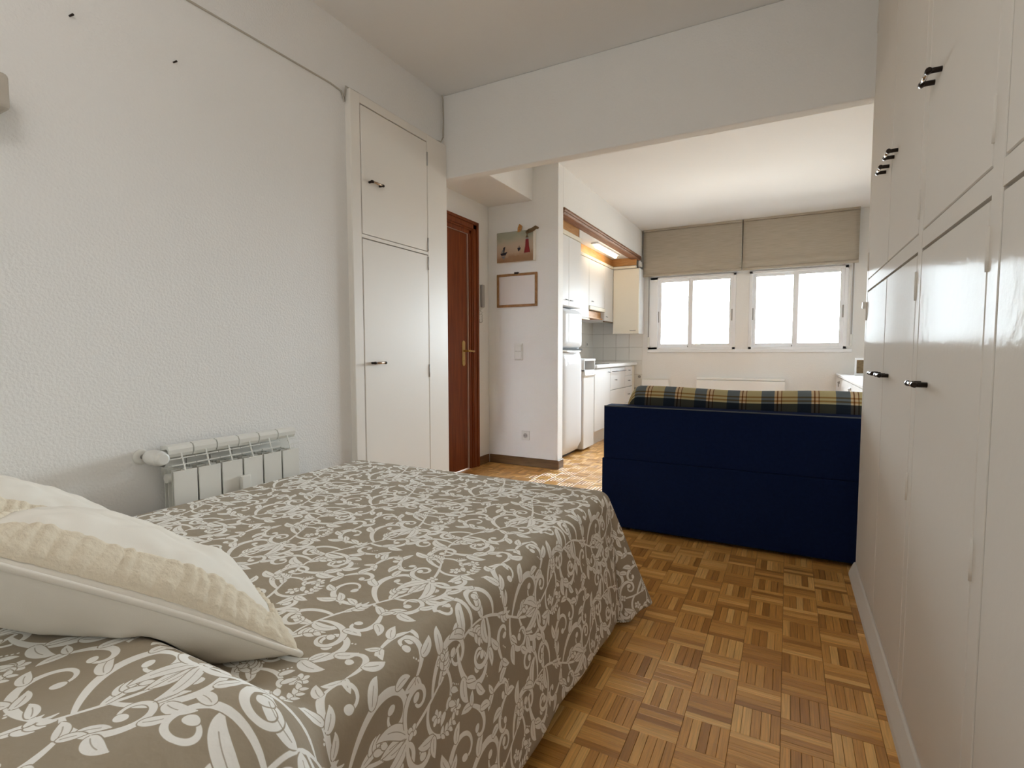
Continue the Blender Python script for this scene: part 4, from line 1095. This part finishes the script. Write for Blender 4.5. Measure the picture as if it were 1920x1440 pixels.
MB().tube([(-1.990, YC-.040, 2.010), (-1.960, YC-.044, 2.022), (-1.925, YC-.046, 2.030), (-1.900, YC-.046, 2.044), (-1.876, YC-.044, 2.036)], [.012, .018, .017, .016, .009], 8).build('driftwood', M['driftwood'], pic)
wb = thing('whiteboard', 'blank small whiteboard in a wooden frame below the seaside picture', 'whiteboard', (-2.10, YC-.01, 1.39))
box('board', M['board'], -2.28, -1.915, YC-.010, YC-.001, 1.405, 1.668, wb)
f_ = MB(); x0, x1, z0, z1, t = -2.294, -1.902, 1.392, 1.680, .021
f_.box(x0, x0+t, YC-.018, YC-.001, z0, z1, .003).box(x1-t, x1, YC-.018, YC-.001, z0, z1, .003).box(x0+t, x1-t, YC-.018, YC-.001, z0, z0+t, .003).box(x0+t, x1-t, YC-.018, YC-.001, z1-t, z1, .003)
f_.build('frame', M['framewood'], wb)
box('clip', M['bronze'], -2.118, -2.078, YC-.022, YC-.001, 1.672, 1.690, wb, .002)
sw = thing('light_switch', 'double light switch plate on the hall partition', 'switch', (-2.08, YC, 1.0))
box('plate', M['plastic'], -2.124, -2.040, YC-.010, YC, .928, 1.076, sw, .004)
for z0 in (.937, 1.005): box('rocker', M['plastic'], -2.114, -2.050, YC-.016, YC-.009, z0, z0+.062, sw, .003)

# ------------------------------------------------------------------ small things in the bedroom
pts = [(XL+.003, YB+.02, 2.248), (XL+.003, .6, 2.250), (XL+.003, 1.2, 2.246), (XL+.003, 1.80, 2.248), (XL+.004, 1.868, 2.240), (XL+.005, 1.886, 2.20), (XL+.006, 1.888, 2.235), (-1.902, 1.889, 2.268), (-1.898, 1.95, 2.268), (-1.900, 2.3, 2.267), (-1.899, 2.60, 2.266), (-1.899, 2.655, 2.275), (-1.899, 2.678, 2.31), (-1.899, 2.682, 2.42), (-1.899, 2.680, 2.53), (-1.899, 2.672, 2.556)]
tag(MB().tube(pts, .0042, 6).build('cable', M['cable']), 'thin painted cable along the left wall, over the closet to the ceiling corner', 'cable')
for lab, y, z in (('small nail high on the left wall, the one nearer the picture edge', .801, 1.999), ('small nail on the left wall, the one nearer the closet', 1.097, 2.006)):
    tag(MB().tube([(XL, y, z), (XL+.014, y+.004, z+.003)], [.0028, .0034], 6).build('nail', M['bronze']), lab, 'nail', 'nails in the left wall')
ws = thing('wall_lamp', 'beige box-shaped wall lamp at the left edge of the view', 'lamp', (XL, .48, 1.68))
box('shade', mat('beige_lamp_shade', (.50, .45, .38), .9, bump=(200, .2, 2, .002), var=(12, .12)), XL+.02, XL+.10, .33, .622, 1.632, 1.727, ws, .012, 3)
box('mount', M['plastic'], XL, XL+.02, .43, .52, 1.65, 1.71, ws, .002)
cl2 = thing('added_pendant_lamp', 'added white globe pendant lamp, unseen, lighting the bedroom from over the bed head', 'lamp', (-.75, -.02, ZC))  # assumed source, added out of view to light the bedroom
MB().lathe((-.75, -.02, ZC), (0, 0, -1), [(0, .05), (.02, .05), (.03, .02)], 24).tube([(-.75, -.02, ZC-.02), (-.75, -.02, 2.40)], .004, 8).build('rose_and_rod', M['plastic'], cl2)
MB().lathe((-.75, -.02, 2.42), (0, 0, -1), [(.0, .03)]+[(.14-.14*math.cos(t), .14*math.sin(t)) for t in np.linspace(.25, math.pi-.01, 16)], 32).build('globe', mat('added_lamp_globe', (.9, .9, .9), .4, emit=(LAMP_COL, LAMP/(4*math.pi**2*.14**2)), var=(4, .02)), cl2)
